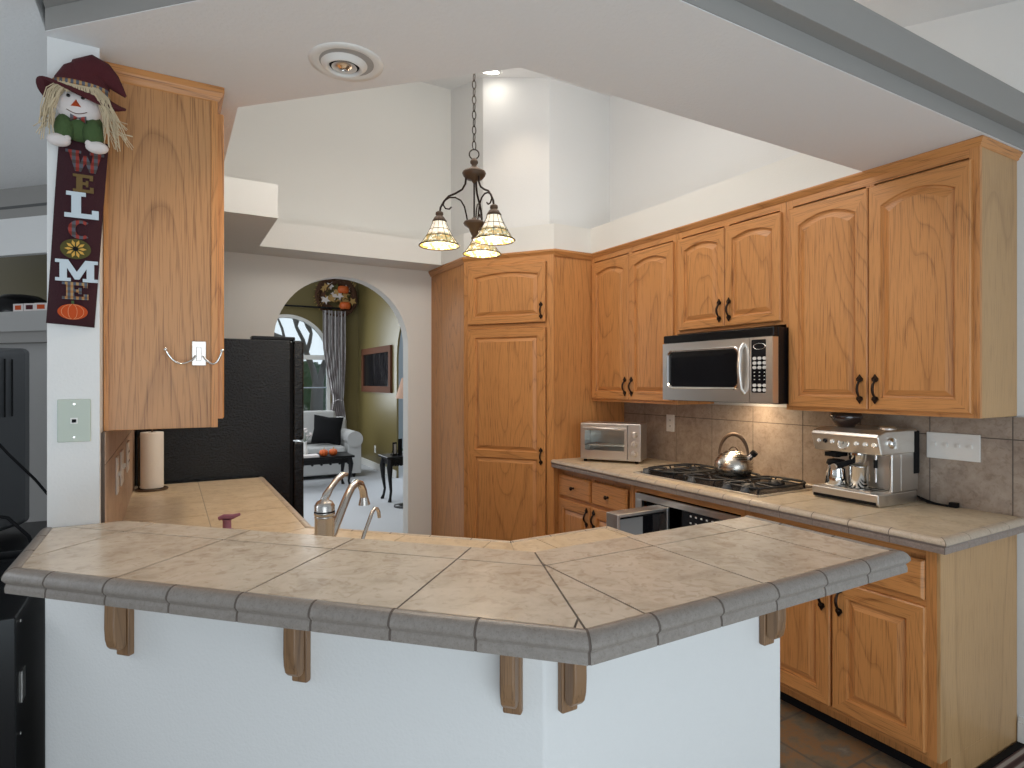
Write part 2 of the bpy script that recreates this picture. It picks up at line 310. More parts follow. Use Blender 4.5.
# ------------------------------------------------------------------ setting
WX, WW, SW = 2.973, -.167, -.283      # east wall, west wall face, west side of the stub wall
NY, P, E = 4.68, 3.464, 1.075
CL = 2.38
sbox('floor', (-4, 5, .25, 4.80, -.1, 0), 'slate')
sbox('floor_dining', (-4, 5, -5, .25, -.1, 0), 'palebounce')  # unseen floor, made pale so it bounces light onto the ceiling
sbox('floor_living', (-4, 5, 4.80, 12.0, -.1, 0), 'carpet')
sbox('wall_east', (WX, WX+.15, -1.5, NY, 0, 4.3), 'white')
sbox('wall_west', (SW, WW, 2.0, NY, 0, 4.2), 'white')
VZ = lambda y: 3.11+.264*(y-1.5)
b = MB(); b.prism([(-.6, VZ(-.6)), (NY+.12, VZ(NY+.12)), (NY+.12, VZ(NY)+.3), (-.6, VZ(-.6)+.3)], SW, WX+.15, 'ceil', 'x'); struct(b.build('ceiling_vault'))
spoly('ceiling', [(SW,1.975),(.642,1.05),(WX,1.05),(WX,1.507),(.893,1.507),(.2,2.2),(.2,3.58),(WW,3.58),(WW,2.0),(SW,2.0)], CL, 2.44, 'ceil')
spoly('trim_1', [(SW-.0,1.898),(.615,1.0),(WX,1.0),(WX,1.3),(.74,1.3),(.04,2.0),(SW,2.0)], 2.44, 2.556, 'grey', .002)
# grey face of the dropped ceiling edge
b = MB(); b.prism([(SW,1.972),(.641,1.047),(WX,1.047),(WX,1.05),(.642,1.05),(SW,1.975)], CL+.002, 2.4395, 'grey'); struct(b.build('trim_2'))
spoly('ceiling_soffit_fridge', [(WW,3.58),(.532,3.58),(.532,4.38),(.532,NY),(WW,NY)], CL, 2.57, 'cream')
spoly('ceiling_soffit_north', [(.532,4.38),(1.867,4.38),(1.900,4.03),(2.325,3.460),(2.64,3.460),(2.64,1.507),(WX,1.507),(WX,NY),(.532,NY)], CL, 2.56, 'cream')
b = MB(); b.prism([(2.41,3.65),(2.973,3.65),(2.973,NY),(2.087,NY),(2.087,4.08)], 2.56, 4.2, 'white'); struct(b.build('wall_chase'))
# peninsula half wall
spoly('wall_peninsula', [(SW,1.965),(.662,1.02),(1.41,1.02),(1.41,1.13),(.73,1.13),(-.14,2.0),(SW,2.0)], 0, 1.017, 'white', .006)
def arch_wall(name, x0, x1, z0, z1, cx, r, zs, zb, y0, y1, k, T=None, kin=None):
    b = MB()
    if T: b.T = T
    b.box(x0, cx-r, y0, y1, z0, z1, k); b.box(cx+r, x1, y0, y1, z0, z1, k)
    if zb > z0: b.box(cx-r, cx+r, y0, y1, z0, zb, k)
    n = 28
    for i in range(n):
        a, c = PI-PI*i/n, PI-PI*(i+1)/n
        p, q = (cx+r*math.cos(a), zs+r*math.sin(a)), (cx+r*math.cos(c), zs+r*math.sin(c))
        b.prism([p, q, (q[0], z1), (p[0], z1)], y0, y1, k, 'y')
    return struct(b.build(name))
arch_wall('wall_north', WW, WX, 0, 4.2, 1.184, .518, 1.755, 0, NY, NY+.12, 'cream')
arch_wall('wall_living_far', -3, WX, 0, 4.0, 1.76, .72, 1.89, .88, 10.8, 10.95, 'olive')
Te = Matrix.Rotation(-PI/2, 4, 'Z')   # local x -> -Y, local y -> +X
arch_wall('wall_living_east', -10.8, -(NY+.12), 0, 4.0, -7.75, .92, 1.75, 0, WX, WX+.03, 'olive', Te)
sbox('wall_hall', (4.4, 4.5, 5, 12.8, 0, 4), 'bluewall'); sbox('ceiling_living', (-3, 4.5, NY+.12, 10.95, 4.0, 4.1), 'ceil')
b = MB(); b.box(WX-.016, WX, 8.68, 10.8, 0, .11, 'plastic'); b.box(-1, WX-.016, 10.784, 10.8, 0, .11, 'plastic'); struct(b.build('baseboard_living'))
b = MB(); b.box(WX-.014, WX, -1.5, E-.005, 0, .09, 'plastic'); b.box(WX-.008, WX, -1.5, E-.005, .09, .11, 'plastic'); struct(b.build('baseboard_east'))
# window of the living room
b = MB(); cx, r, zs, zb = 1.76, .72, 1.89, .88
arc = lambda rr, n=28: [(cx+rr*math.cos(PI-PI*i/n), 10.86, zs+rr*math.sin(PI-PI*i/n)) for i in range(n+1)]
o_, i_ = arc(r), arc(r-.055)
for i in range(28):
    b.prism([(o_[i][0], o_[i][2]), (o_[i+1][0], o_[i+1][2]), (i_[i+1][0], i_[i+1][2]), (i_[i][0], i_[i][2])], 10.80, 10.9, 'plastic', 'y')
for x in (cx-r, cx+r-.055): b.box(x, x+.055, 10.80, 10.9, zb, zs, 'plastic')
b.box(cx-r, cx+r, 10.80, 10.9, zb, zb+.06, 'plastic'); b.box(cx-r+.05, cx+r-.05, 10.81, 10.89, zs-.05, zs+.03, 'plastic'); b.box(cx-.03, cx+.03, 10.81, 10.89, zb, zs, 'plastic')
b.box(cx-r+.05, cx+r-.05, 10.83, 10.87, 1.34, 1.36, 'bluewall')
wf = struct(b.build('window_1'))
b = MB(); b.box(cx-r+.05, cx+r-.05, 10.845, 10.85, zb+.05, zs-.04, 'glassclr'); b.prism([(p[0], p[2]) for p in arc(r-.056)], 10.845, 10.85, 'glassclr', 'y'); b.build('pane', wf)
b = MB(); b.box(cx-r-.04, cx+r+.04, 10.72, 10.80, zb-.04, zb, 'plastic'); b.build('window_sill', wf, .005)
# west room behind the stub wall
sbox('ceiling_left', (-4, -.30, .6, 5, 2.44, 3.3), 'ceil')
q = math.sqrt(.5)
Tw = Matrix.Translation((-.4, 3.6, 0)) @ Matrix.Rotation(-PI/4, 4, 'Z')   # local x along wall, -y towards camera
def wbox(name, a, k):
    b = MB(); b.T = Tw; b.box(*a, k); return struct(b.build(name))
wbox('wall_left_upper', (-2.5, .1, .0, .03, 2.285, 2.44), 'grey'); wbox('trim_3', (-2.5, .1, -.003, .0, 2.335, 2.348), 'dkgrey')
wbox('wall_left_band', (-2.5, .1, -.004, .03, 2.10, 2.285), 'white')
def wpoly(name, y0, y1, z0, z1, k):
    b = MB(); b.T = Tw; b.prism([(-2.5, y0), (.15-y0, y0), (.15-y1, y1), (-2.5, y1)], z0, z1, k); return struct(b.build(name))
wpoly('wall_left_recess', .75, .80, 1.6, 2.44, 'olive')
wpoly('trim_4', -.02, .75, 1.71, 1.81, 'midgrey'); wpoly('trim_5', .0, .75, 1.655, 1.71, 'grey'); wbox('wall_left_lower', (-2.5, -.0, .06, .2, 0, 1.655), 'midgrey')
# ------------------------------------------------------------------ tiles
def clip(poly, a, b_, c):      # keep a*x+b*y <= c
    out = []; n = len(poly)
    for i in range(n):
        p, r_ = poly[i], poly[(i+1) % n]; dp = a*p[0]+b_*p[1]-c; dr = a*r_[0]+b_*r_[1]-c
        if dp <= 0: out.append(p)
        if dp*dr < 0: t = dp/(dp-dr); out.append((p[0]+t*(r_[0]-p[0]), p[1]+t*(r_[1]-p[1])))
    return out
def split(polys, lines, g):
    for a, b_, c in lines:
        L = math.hypot(a, b_); new = []
        for p in polys:
            for s_ in (1, -1):
                r_ = clip(p, s_*a, s_*b_, s_*c-g/2*L)
                if len(r_) >= 3: new.append(r_)
        polys = new
    return [p for p in polys if abs(sum(p[i][0]*p[(i+1)%len(p)][1]-p[(i+1)%len(p)][0]*p[i][1] for i in range(len(p)))) > 2e-5]
def tilefield(b, polys, lines, z, g, k, kg, depth=.012, core=.04, axis='z'):
    for p in polys: b.prism(p, z-core, z-.0015, kg, axis)
    for p in split(polys, lines, g):
        b.prism(p, z-.0013, z, k, axis)
def edge_sweep(b, path, prof, joints, k, kg, g=.0035, k2=None):
    """path: 2D points, outward is to the right of travel; joints: list of distances along the path with a grout joint"""
    P_ = [Vector(p) for p in path]; L = [0]
    for i in range(len(P_)-1): L.append(L[-1]+(P_[i+1]-P_[i]).length)
    def frame(d):
        for i in range(len(P_)-1):
            if d <= L[i+1]+1e-9: break
        t = (P_[i+1]-P_[i]).normalized(); return P_[i]+t*(d-L[i]), Vector((t.y, -t.x))
    def ring(pos, off, dz=0, sh=0): return [(pos[0]+off[0]*(o-sh), pos[1]+off[1]*(o-sh), z) for o, z in prof]
    st = []   # (pos, off, isGroutAfter)
    ev = sorted([(L[i], 'c', i) for i in range(len(P_))]+[(j, 'j', 0) for j in joints])
    for d, ty, i in ev:
        if ty == 'c':
            if i == 0: p, o = frame(0); st.append((P_[0], o, 0))
            elif i == len(P_)-1: p, o = frame(L[-1]); st.append((P_[-1], o, 0))
            else:
                t1 = (P_[i]-P_[i-1]).normalized(); t2 = (P_[i+1]-P_[i]).normalized(); n1 = Vector((t1.y, -t1.x)); n2 = Vector((t2.y, -t2.x))
                mt = (n1+n2).normalized(); mt = mt/mt.dot(n1)
                st.append((P_[i]-t1*g*.5, mt, 1)); st.append((P_[i]+t2*g*.5, mt, 0))
        else:
            p, o = frame(d); t = Vector((-o.y, o.x)); st.append((p-t*g/2, o, 1)); st.append((p+t*g/2, o, 0))
    n = len(prof)
    for a in range(len(st)-1):
        p, o, gr = st[a]; p2, o2, _ = st[a+1]
        kk = kg if gr else k; sh = .0015 if gr else 0
        i0 = b.verts(ring(p, o, 0, sh)+ring(p2, o2, 0, sh))
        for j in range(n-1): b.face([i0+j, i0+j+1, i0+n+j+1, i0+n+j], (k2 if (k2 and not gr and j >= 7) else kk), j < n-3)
        if not gr:
            b.cap([i0+j for j in range(n)], kk); b.cap([i0+n+j for j in range(n)][::-1], kk)
def prof_at(z, h=.05, w=.036):
    s_ = w/.036
    return [(-.001, z-.001), (0, z+.0005), (.006*s_, z+.0022), (.014*s_, z+.0025), (.023*s_, z+.0005), (.031*s_, z-.005), (.0355*s_, z-.013), (.036*s_, z-.019), (.031*s_, z-.0245), (.027*s_, z-.0275), (.0285*s_, z-.031), (.030*s_, z-.036), (.030*s_, z-h), (-.001, z-h)]
# ---- raised bar
bar = thing('bar_countertop', 'long angled raised bar top of beige stone tiles with moulded grey edge', 'countertop', (.6, 1.2, 1.017))
def rel(o, root):      # parent while keeping world coordinates of the mesh
    o.parent = root; o.matrix_parent_inverse = (Matrix.Translation(root.location) @ Matrix.Rotation(root.rotation_euler.z, 4, 'Z')).inverted(); return o
A_, B_, C_, D_, E_ = (-.272, 1.602), (.57, .76), (1.447, .76), (1.447, 1.165), (.728, 1.165)
left = [A_, B_, E_, (-.107, 2.0-.001), (-.272, 2.0-.001)]; right = [B_, C_, D_, E_]
mit = (E_[1]-B_[1], -(E_[0]-B_[0])); mit = (mit[0], mit[1], mit[0]*B_[0]+mit[1]*B_[1])
b = MB()
def tf(poly, lines, z, g, k, kg, core, mitres=()):
    b.prism(poly, z-core, z-.0015, kg)
    for p in split(split([poly], lines, g), mitres, 0): b.prism(p, z-.0016, z, k)
sh = .002
def shrink(poly, g):
    out = poly; n = len(poly); cx_ = sum(p[0] for p in poly)/n; cy_ = sum(p[1] for p in poly)/n
    for i in range(n):
        p, r_ = poly[i], poly[(i+1) % n]; a, c_ = r_[1]-p[1], -(r_[0]-p[0]); L = math.hypot(a, c_); c = a*p[0]+c_*p[1]
        if a*cx_+c_*cy_ > c: a, c_, c = -a, -c_, -c
        out = clip(out, a, c_, c-g*L)
    return out
for poly, lines in ((left, [(1,1,1.752), (1,-1,-.215), (1,-1,-.651), (1,-1,-1.086), (1,-1,-1.52), (1,-1,-1.955)]), (right, [(0,1,1.066), (1,0,.696), (1,0,1.0), (1,0,1.305)])):
    b.prism(poly, 1.018, 1.067-.0015, 'grout')
    for p in split([shrink(poly, .002)], lines, .0042): b.prism(p, 1.0654, 1.067, 'tile')
rel(b.build('tile_surface'), bar)
b = MB(); l1 = math.hypot(.842, .842)
js = [.10+.1525*i for i in range(8) if .10+.1525*i < l1-.04]+[l1+.13+.1525*i for i in range(5)]
j0 = .398
edge_sweep(b, [(-.272, 1.999), A_, B_, C_, D_], prof_at(1.067, .046, .029), sorted([.10, .25]+[j0+d for d in js]+[j0+l1+.877+.14, j0+l1+.877+.29]), 'trimtile', 'grout', .005)
e_ = rel(b.build('edge_trim'), bar); e_['label'] = 'moulded grey glazed edge tiles'
# ---- lower sink counter
sc = thing('sink_countertop', 'lower angled counter of warm beige tiles behind the raised bar', 'countertop', (.2, 2.6, .87))
b = MB()
CW = [(WW,2.031),(.44,2.31),(.44,3.655),(WW,3.655)]; CDg = [(WW,2.031),(.735,1.132),(1.0,1.75),(.44,2.31)]; CR = [(.735,1.132),(1.41,1.132),(1.41,1.75),(1.0,1.75)]
for poly, lines in ((CW, [(1,0,.135), (0,1,3.35), (0,1,3.04), (0,1,2.73), (0,1,2.42)]), (CDg, [(1,1,2.32), (1,-1,-2.2), (1,-1,-1.75), (1,-1,-1.3), (1,-1,-.85)]), (CR, [(0,1,1.44), (1,0,1.1), (1,0,1.4)])):
    b.prism(poly, .868, .9125, 'groutlt')
    for p in split([shrink(poly, .0015)], lines, .004): b.prism(p, .9124, .914, 'tilelow')
rel(b.build('tile_surface'), sc)
b = MB(); edge_sweep(b, [(1.41, 1.135), (1.41, 1.75), (1.0, 1.75), (.44, 2.31), (.44, 3.655)], prof_at(.914, .046, .032), [.1+.1525*i for i in range(20)], 'trimlow', 'grout', .0035, 'trimlower')
rel(b.build('edge_trim'), sc)
# ---- east counter
ec = thing('range_countertop', 'long beige tile counter along the right wall carrying the cooktop', 'countertop', (2.6, 2.2, .87))
b = MB(); poly = [(2.333, E-.012), (WX, E-.012), (WX, P), (2.333, P)]
b.prism(poly, .866, .9125, 'groutlt')
for p in split([shrink(poly, .0015)], [(1,0,2.64)]+[(0,1,E+.01+.305*i) for i in range(1, 8)], .004): b.prism(p, .9124, .914, 'tilelow')
rel(b.build('tile_surface'), ec)
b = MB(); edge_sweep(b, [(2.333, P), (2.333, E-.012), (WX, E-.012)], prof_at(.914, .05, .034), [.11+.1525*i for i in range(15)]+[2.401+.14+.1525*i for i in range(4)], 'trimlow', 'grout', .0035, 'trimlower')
rel(b.build('edge_trim'), ec)
# ---- backsplash (tiles set on the wall)
b = MB(); ys = [3.241, 2.936, 2.631, 2.326, 2.009, 1.70, 1.39, 1.086]
poly = [(E-.03, .9145), (P, .9145), (P, 1.314), (E-.03, 1.314)]
b.prism(poly, WX-.012, WX-.0005, 'grout', 'x')
for p in split([poly], [(1,0,y) for y in ys]+[(0,1,1.222)], .0045): b.prism(p, WX-.0135, WX-.012, 'splash', 'x')
tag(b.build('tile_backsplash'), 'brown stone tile backsplash between range counter and wall cabinets', 'backsplash')
b = MB(); b.prism([(2.035,.9145),(3.655,.9145),(3.655,1.314),(2.035,1.314)], WW+.0005, WW+.009, 'grout', 'x')
for p in split([[(2.035,.9145),(3.655,.9145),(3.655,1.314),(2.035,1.314)]], [(1,0,2.11+.305*i) for i in range(6)]+[(0,1,1.222)], .004): b.prism(p, WW+.009, WW+.0105, 'splashw', 'x')
tag(b.build('tile_backsplash'), 'pinkish tan tile backsplash on left wall behind the paper towels', 'backsplash')
# ------------------------------------------------------------------ oak cabinets (local frame: x = width, front faces -y at y=0, body behind)
def handle(parent, x, z, y=-.021, h=.105, horiz=False):
    b = MB(); b.T = Matrix.Translation((x, y, z))
    pts = [(0, -.004-.019*math.sin(PI*i/10)**.8, -h*.34+h*.68*i/10) for i in range(11)]
    b.tube(pts, [.0045+.0018*math.sin(PI*i/10) for i in range(11)], 'bronze', 8)
    for s_ in (1, -1):
        z0 = s_*h*.37
        b.prism([(0, z0+s_*.026), (.007, z0+s_*.015), (.014, z0+s_*.007), (.012, z0-s_*.004), (.005, z0-s_*.008), (-.005, z0-s_*.008), (-.012, z0-s_*.004), (-.014, z0+s_*.007), (-.007, z0+s_*.015)], -.005, 0, 'bronze', 'y')
        b.ball((0, -.006, z0), .0065, 'bronze', 8)
    o = b.build('handle', parent); return o
def knob(parent, x, z, y=-.021):
    b = MB(); b.T = Matrix.Translation((x, y, z)) @ Matrix.Rotation(PI/2, 4, 'X')
    b.lathe([(.009, 0), (.006, .003), (.005, .012), (.012, .017), (.014, .022), (.010, .027), (.002, .029)], 'bronze', 16); return b.build('knob', parent)
def door(parent, x0, x1, z0, z1, arch=.0, fr=.058, t=.019, name='door', kv='oakv', kx='oakx', split_at=None, grain_panel=None):
    """raised panel door lying in front of y=0"""
    b = MB(); gp = grain_panel or kv
    def panel(px0, px1, pz0, pz1, oz0, oz1, ar):
        n = 12 if ar else 4
        def cont(d, y):
            c = [(px0+d, y, pz0+d), (px1-d, y, pz0+d)]
            w = px1-px0-2*d
            for i in range(n+1):
                u = i/n; x = px1-d-w*u
                c.append((x, y, pz1-d-ar*(1-4*(u-.5)**2)*0-ar*(4*(u-.5)**2)))
            return c
        outer = [(x0 if ox == 0 else x1, -t, 0) for ox in (0, 1)]
        r_in = cont(0, -t)
        ro = [(x0, -t, oz0), (x1, -t, oz0)]+[(x1-(x1-x0)*i/n, -t, oz1) for i in range(n+1)]
        rings = [ro, r_in, cont(.003, -t+.010), cont(.010, -t+.012), cont(.034, -t+.001)]
        N_ = len(ro); base = [b.verts(r_) for r_ in rings]
        for a in range(len(rings)-1):
            for i in range(N_):
                j = (i+1) % N_
                kk = kv
                if a == 0: kk = kx if (i == 0 or 2 <= i < N_-1) else kv
                if a == 1: kk = kx if (i == 0 or 2 <= i < N_-1) else kv
                if a >= 2: kk = kx if (i == 0 or 2 <= i < N_-1) else gp
                b.face([base[a]+i, base[a]+j, base[a+1]+j, base[a+1]+i], kk)
        b.face([base[-1]+i for i in range(N_)], gp)
    if split_at is None: panel(x0+fr, x1-fr, z0+fr, z1-fr, z0, z1, arch)
    else:
        panel(x0+fr, x1-fr, z0+fr, split_at-fr*.45, z0, split_at, 0); panel(x0+fr, x1-fr, split_at+fr*.45, z1-fr, split_at, z1, arch)
    # slab sides and back
    e = .004
    a = b.verts([(x0, -t, z0), (x1, -t, z0), (x1, -t, z1), (x0, -t, z1), (x0-e, -t+e, z0-e), (x1+e, -t+e, z0-e), (x1+e, -t+e, z1+e), (x0-e, -t+e, z1+e), (x0-e, -.0005, z0-e), (x1+e, -.0005, z0-e), (x1+e, -.0005, z1+e), (x0-e, -.0005, z1+e)])
    for q_ in range(2):
        for i in range(4):
            j = (i+1) % 4; b.face([a+q_*4+j, a+q_*4+i, a+q_*4+4+i, a+q_*4+4+j], kx if i in (0, 2) else kv)
    b.face([a+8, a+11, a+10, a+9], kv)
    return b.build(name, parent)
def drawer(parent, x0, x1, z0, z1, t=.019):
    b = MB(); e = .008
    b.box(x0, x1, -t+.008, -.0005, z0, z1, 'oakx')
    a = b.verts([(x0, -t+.008, z0), (x1, -t+.008, z0), (x1, -t+.008, z1), (x0, -t+.008, z1), (x0+e, -t, z0+e), (x1-e, -t, z0+e), (x1-e, -t, z1-e), (x0+e, -t, z1-e)])
    for i in range(4): j = (i+1) % 4; b.face([a+i, a+j, a+4+j, a+4+i], 'oakx')
    b.face([a+4, a+5, a+6, a+7], 'oakx')
    o = b.build('drawer_front', parent, .0015); return o
def frame_rails(b, w, z0, z1, sw=.035, t=.018, mids=(), rails=()):
    """face frame from y=0 to y=t"""
    b.box(0, sw, 0, t, z0, z1, 'oakv'); b.box(w-sw, w, 0, t, z0, z1, 'oakv')
    b.box(sw, w-sw, 0, t, z1-sw, z1, 'oakx'); b.box(sw, w-sw, 0, t, z0, z0+sw, 'oakx')
    for m_ in mids: b.box(m_-sw/2, m_+sw/2, .0005, t, z0+sw, z1-sw, 'oakv')
    for r_ in rails: b.box(sw, w-sw, .0003, t, r_-sw/2, r_+sw/2, 'oakx')
def crown(parent, pts, z0=2.335, z1=2.379):
    """pts: local 2D path, outward to the right of travel"""
    b = MB(); pr = [(-.001, z0), (.006, z0+.003), (.006, z0+.009), (.011, z0+.013), (.013, z0+.020), (.018, z0+.025), (.018, z1), (-.001, z1)]
    edge_sweep(b, pts, pr, [], 'oakx', 'oakx', 0.0002); return b.build('crown_moulding', parent)
def wall_cab(label, yfar, w, z0, z1=2.350, d=.318, n=2, arch=.032, side=(0, 0), ccorner=False, fr=.048):
    r_ = thing('wall_cabinet', label, 'cabinet', (2.653, yfar, z0), -PI/2)
    lz = z1-z0
    b = MB(); b.box(.001, w-.001, .018, d, 0, lz, 'oakpale' if side[1] else 'oakv'); b.build('carcass', r_, .001)
    b = MB(); frame_rails(b, w, 0, lz, mids=[w/2]); b.build('face_frame', r_)
    gap = .004; m_ = .022; dw = (w-2*m_-gap)/2-.004
    for i in range(2):
        x0 = m_+.004 if i == 0 else w-m_-dw-.0
        dd = door(r_, x0, x0+dw-.004, .022, lz-.052, arch, fr)
        hx = x0+dw-.004-.027 if i == 0 else x0+.027
        handle(dd, hx, .022+.085)
    pts = [(0, 0), (w, 0)]+([(w, d)] if ccorner else [])
    crown(r_, pts, lz-.002, 2.379-z0)
    return r_
Ym0, Ym1 = 2.621, 1.889
wall_cab('tall oak wall cabinet in the corner beside the pantry, above the toaster oven', P-.001, P-Ym0-.002, 1.318)
wall_cab('short two-door oak wall cabinet directly above the microwave', Ym0, Ym0-Ym1, 1.742, arch=.028, fr=.042)
wall_cab('large two-door oak wall cabinet at right end above the espresso machine', Ym1-.001, Ym1-E-.001, 1.318, side=(0, 1), ccorner=True, arch=.040)
# left wall cabinet (faces east): local x -> +Y
r_ = thing('wall_cabinet', 'oak wall cabinet on the left wall, its plain end panel facing the bar', 'cabinet', (.132, 2.09, 1.315), PI/2)
b = MB(); b.box(0, 1.0, .018, .297, 0, 1.03, 'oakpanel'); b.build('carcass', r_, .002)
b = MB(); b.box(-.004, 0, 0, .018, .0, 1.03, 'oakv'); b.box(-.004, 0, .285, .297, .0, 1.03, 'oakv'); frame_rails(b, 1.0, 0, 1.03, mids=[.5]); b.build('face_frame', r_)
for i in range(2):
    dd = door(r_, .012+.488*i, .012+.488*i+.476, .03, .985, .05); handle(dd, .46 if i == 0 else .53, .12)
crown(r_, [(0, .297), (0, 0), (1.0, 0)][::1], 1.02, 1.064)
# pantry
FL, FR = Vector((1.907, 4.03)), Vector((2.33, P)); pw = (FR-FL).length; ang = math.atan2(FR.y-FL.y, FR.x-FL.x)
pan = thing('pantry_cabinet', 'tall oak corner pantry set diagonally beside the archway', 'cabinet', (FL.x, FL.y, 0), ang)
b = MB(); b.prism([(FL.x, FL.y), (FR.x, FR.y), (WX, P), (WX, NY), (FL.x, NY)], .0, 2.345, 'oakv'); o = rel(b.build('carcass'), pan)
b = MB(); b.box(0, .035, -.012, 0, .1, 2.345, 'oakv'); b.box(pw-.05, pw, -.012, 0, .1, 2.345, 'oakv'); b.box(.035, pw-.05, -.012, 0, 2.30, 2.345, 'oakx'); b.box(.035, pw-.05, -.012, 0, 1.84, 1.87, 'oakx'); b.box(.035, pw-.05, -.012, 0, .1, .14, 'oakx'); b.build('face_frame', pan)
def shift_y(o, dy): o.location.y = dy; return o
dd = shift_y(door(pan, .045, pw-.062, 1.878, 2.292, .026, .05), -.012); handle(dd, pw-.088, 1.955, h=.10)
dd = shift_y(door(pan, .045, pw-.062, .13, 1.832, 0, .055, split_at=.935), -.012); handle(dd, pw-.088, .935, h=.10)
b = MB(); edge_sweep(b, [(FL.x, NY), tuple(FL), tuple(FR), (2.653, P)][::1], [(-.001, 2.335), (.010, 2.335), (.010, 2.345), (.018, 2.352), (.022, 2.362), (.026, 2.366), (.026, 2.379), (-.001, 2.379)], [], 'oakx', 'oakx', .0002); rel(b.build('crown_moulding'), pan)
# base cabinets east (front plane X=2.363)
def base_cab(label, loc, rz, w, cols, d=.605, end=None, z1=.866, drawers=True):
    r_ = thing('base_cabinet', label, 'cabinet', loc, rz)
    b = MB(); b.box(.001, w-.001, .018, d, .105, z1, 'oakv'); b.box(.001, w-(.0 if end else .001), .075, d, 0, .105, 'oakv'); b.box(.001, w, .070, .075, 0, .035, 'blackm')  # black strip at the floor stands in for the toe kick's shadow
    if end: b.box(w, w+.012, .0, d, .105, z1, 'oakpale'); b.box(w, w+.012, .075, d, 0, .105, 'oakpale')
    b.build('carcass', r_, .001)
    b = MB(); frame_rails(b, w, .105, z1, mids=[c[1]+.01 for c in cols[:-1]], rails=[.655] if drawers else []); b.build('face_frame', r_)
    for i, (x0, x1) in enumerate(cols):
        if drawers:
            dr = drawer(r_, x0, x1, .672, .815); knob(dr, (x0+x1)/2, .743)
        dd = door(r_, x0, x1, .13, .645 if drawers else .82, 0, .055)
        handle(dd, x1-.028 if i % 2 == 0 else x0+.028, .575 if drawers else .74)
    return r_
BX = 2.363
w1 = P-2.68
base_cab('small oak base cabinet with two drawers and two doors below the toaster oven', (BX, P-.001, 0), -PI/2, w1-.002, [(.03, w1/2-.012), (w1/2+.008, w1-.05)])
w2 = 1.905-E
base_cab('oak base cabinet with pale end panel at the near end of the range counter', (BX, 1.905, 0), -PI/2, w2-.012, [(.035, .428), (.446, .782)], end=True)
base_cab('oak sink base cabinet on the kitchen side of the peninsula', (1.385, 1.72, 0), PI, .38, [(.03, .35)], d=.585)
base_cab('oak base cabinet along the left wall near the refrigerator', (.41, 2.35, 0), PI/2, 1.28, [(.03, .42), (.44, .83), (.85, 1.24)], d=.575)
# diagonal sink front between them
cab = thing('base_cabinet', 'oak corner base cabinet below the faucet, set diagonally', 'cabinet', (1.0, 1.7, 0), math.radians(135))
b = MB(); b.box(.03, .74, .01, .55, .1, .866, 'oakv'); b.box(.03, .74, .08, .5, 0, .1, 'oakv'); b.build('carcass', cab)
dd = shift_y(door(cab, .06, .38, .13, .83, 0), .01); handle(dd, .35, .74); dd = shift_y(door(cab, .40, .72, .13, .83, 0), .01); handle(dd, .43, .74)
# ------------------------------------------------------------------ under-counter oven with its door open
ov = thing('built_in_oven', 'built-in oven below the cooktop, its grey side-hinged door standing open', 'oven', (BX, 2.68, 0), -PI/2)
w = 2.68-1.907
b = MB(); b.box(0, w, .004, .018, .82, .866, 'oakx'); b.box(0, w, .004, .018, .105, .20, 'oakx'); b.box(0, .02, .004, .018, .2, .82, 'oakv'); b.box(w-.02, w, .004, .018, .2, .82, 'oakv'); b.box(0, w, .075, .09, 0, .105, 'oakv'); b.build('oak_surround', ov)
b = MB(); z0, z1 = .30, .812
b.box(.022, w-.022, -.010, .012, z1-.035, z1, 'steel'); b.box(.022, .075, -.010, .012, z0, z1-.035, 'steel'); b.box(w-.06, w-.022, -.010, .012, z0, z1-.035, 'steel'); b.box(.075, w-.06, -.010, .012, z0, z0+.03, 'steel'); b.build('trim_frame', ov, .002)
b = MB(); b.box(.09, .50, .02, .50, .34, .36, 'blackm'); b.box(.085, .09, .02, .50, .34, z1-.04, 'blackm'); b.box(.50, .505, .02, .5, .34, z1-.04, 'blackm'); b.box(.085, .505, .5, .51, .34, z1-.04, 'blackm'); b.box(.085, .505, .02, .5, z1-.045, z1-.04, 'blackm'); b.build('oven_cavity', ov)
b = MB(); b.box(.38, w-.062, -.006, .010, z0+.03, z1-.037, 'blackglass'); cp = b.build('control_panel', ov, .002)
for i in range(6):
    for j in range(3): b = MB(); b.box(.44+i*.036, .451+i*.036, -.0075, -.006, .755-j*.035-.004, .755-j*.035+.004, 'plastic'); b.build('button', cp)
b = MB(); # door open, projects towards -y (west) ; local x 0.24..0.33
b.T = Matrix.Translation((.21, 0, 0))
b.box(0, .09, -.375, -.355, .31, .775, 'steelx'); b.box(0, .09, -.030, -.012, .31, .775, 'steelx'); b.box(0, .09, -.355, -.03, .757, .775, 'steelx'); b.box(0, .09, -.355, -.03, .31, .33, 'steelx'); b.box(0, .03, -.355, -.03, .33, .757, 'midgrey'); od = b.build('oven_door', ov, .003)
b = MB(); b.T = Matrix.Translation((.21, 0, 0)); b.box(.03, .034, -.15, -.03, .33, .757, 'blackglass'); b.box(.03, .088, -.352, -.05, .748, .756, 'blackm'); b.build('door_window', od)
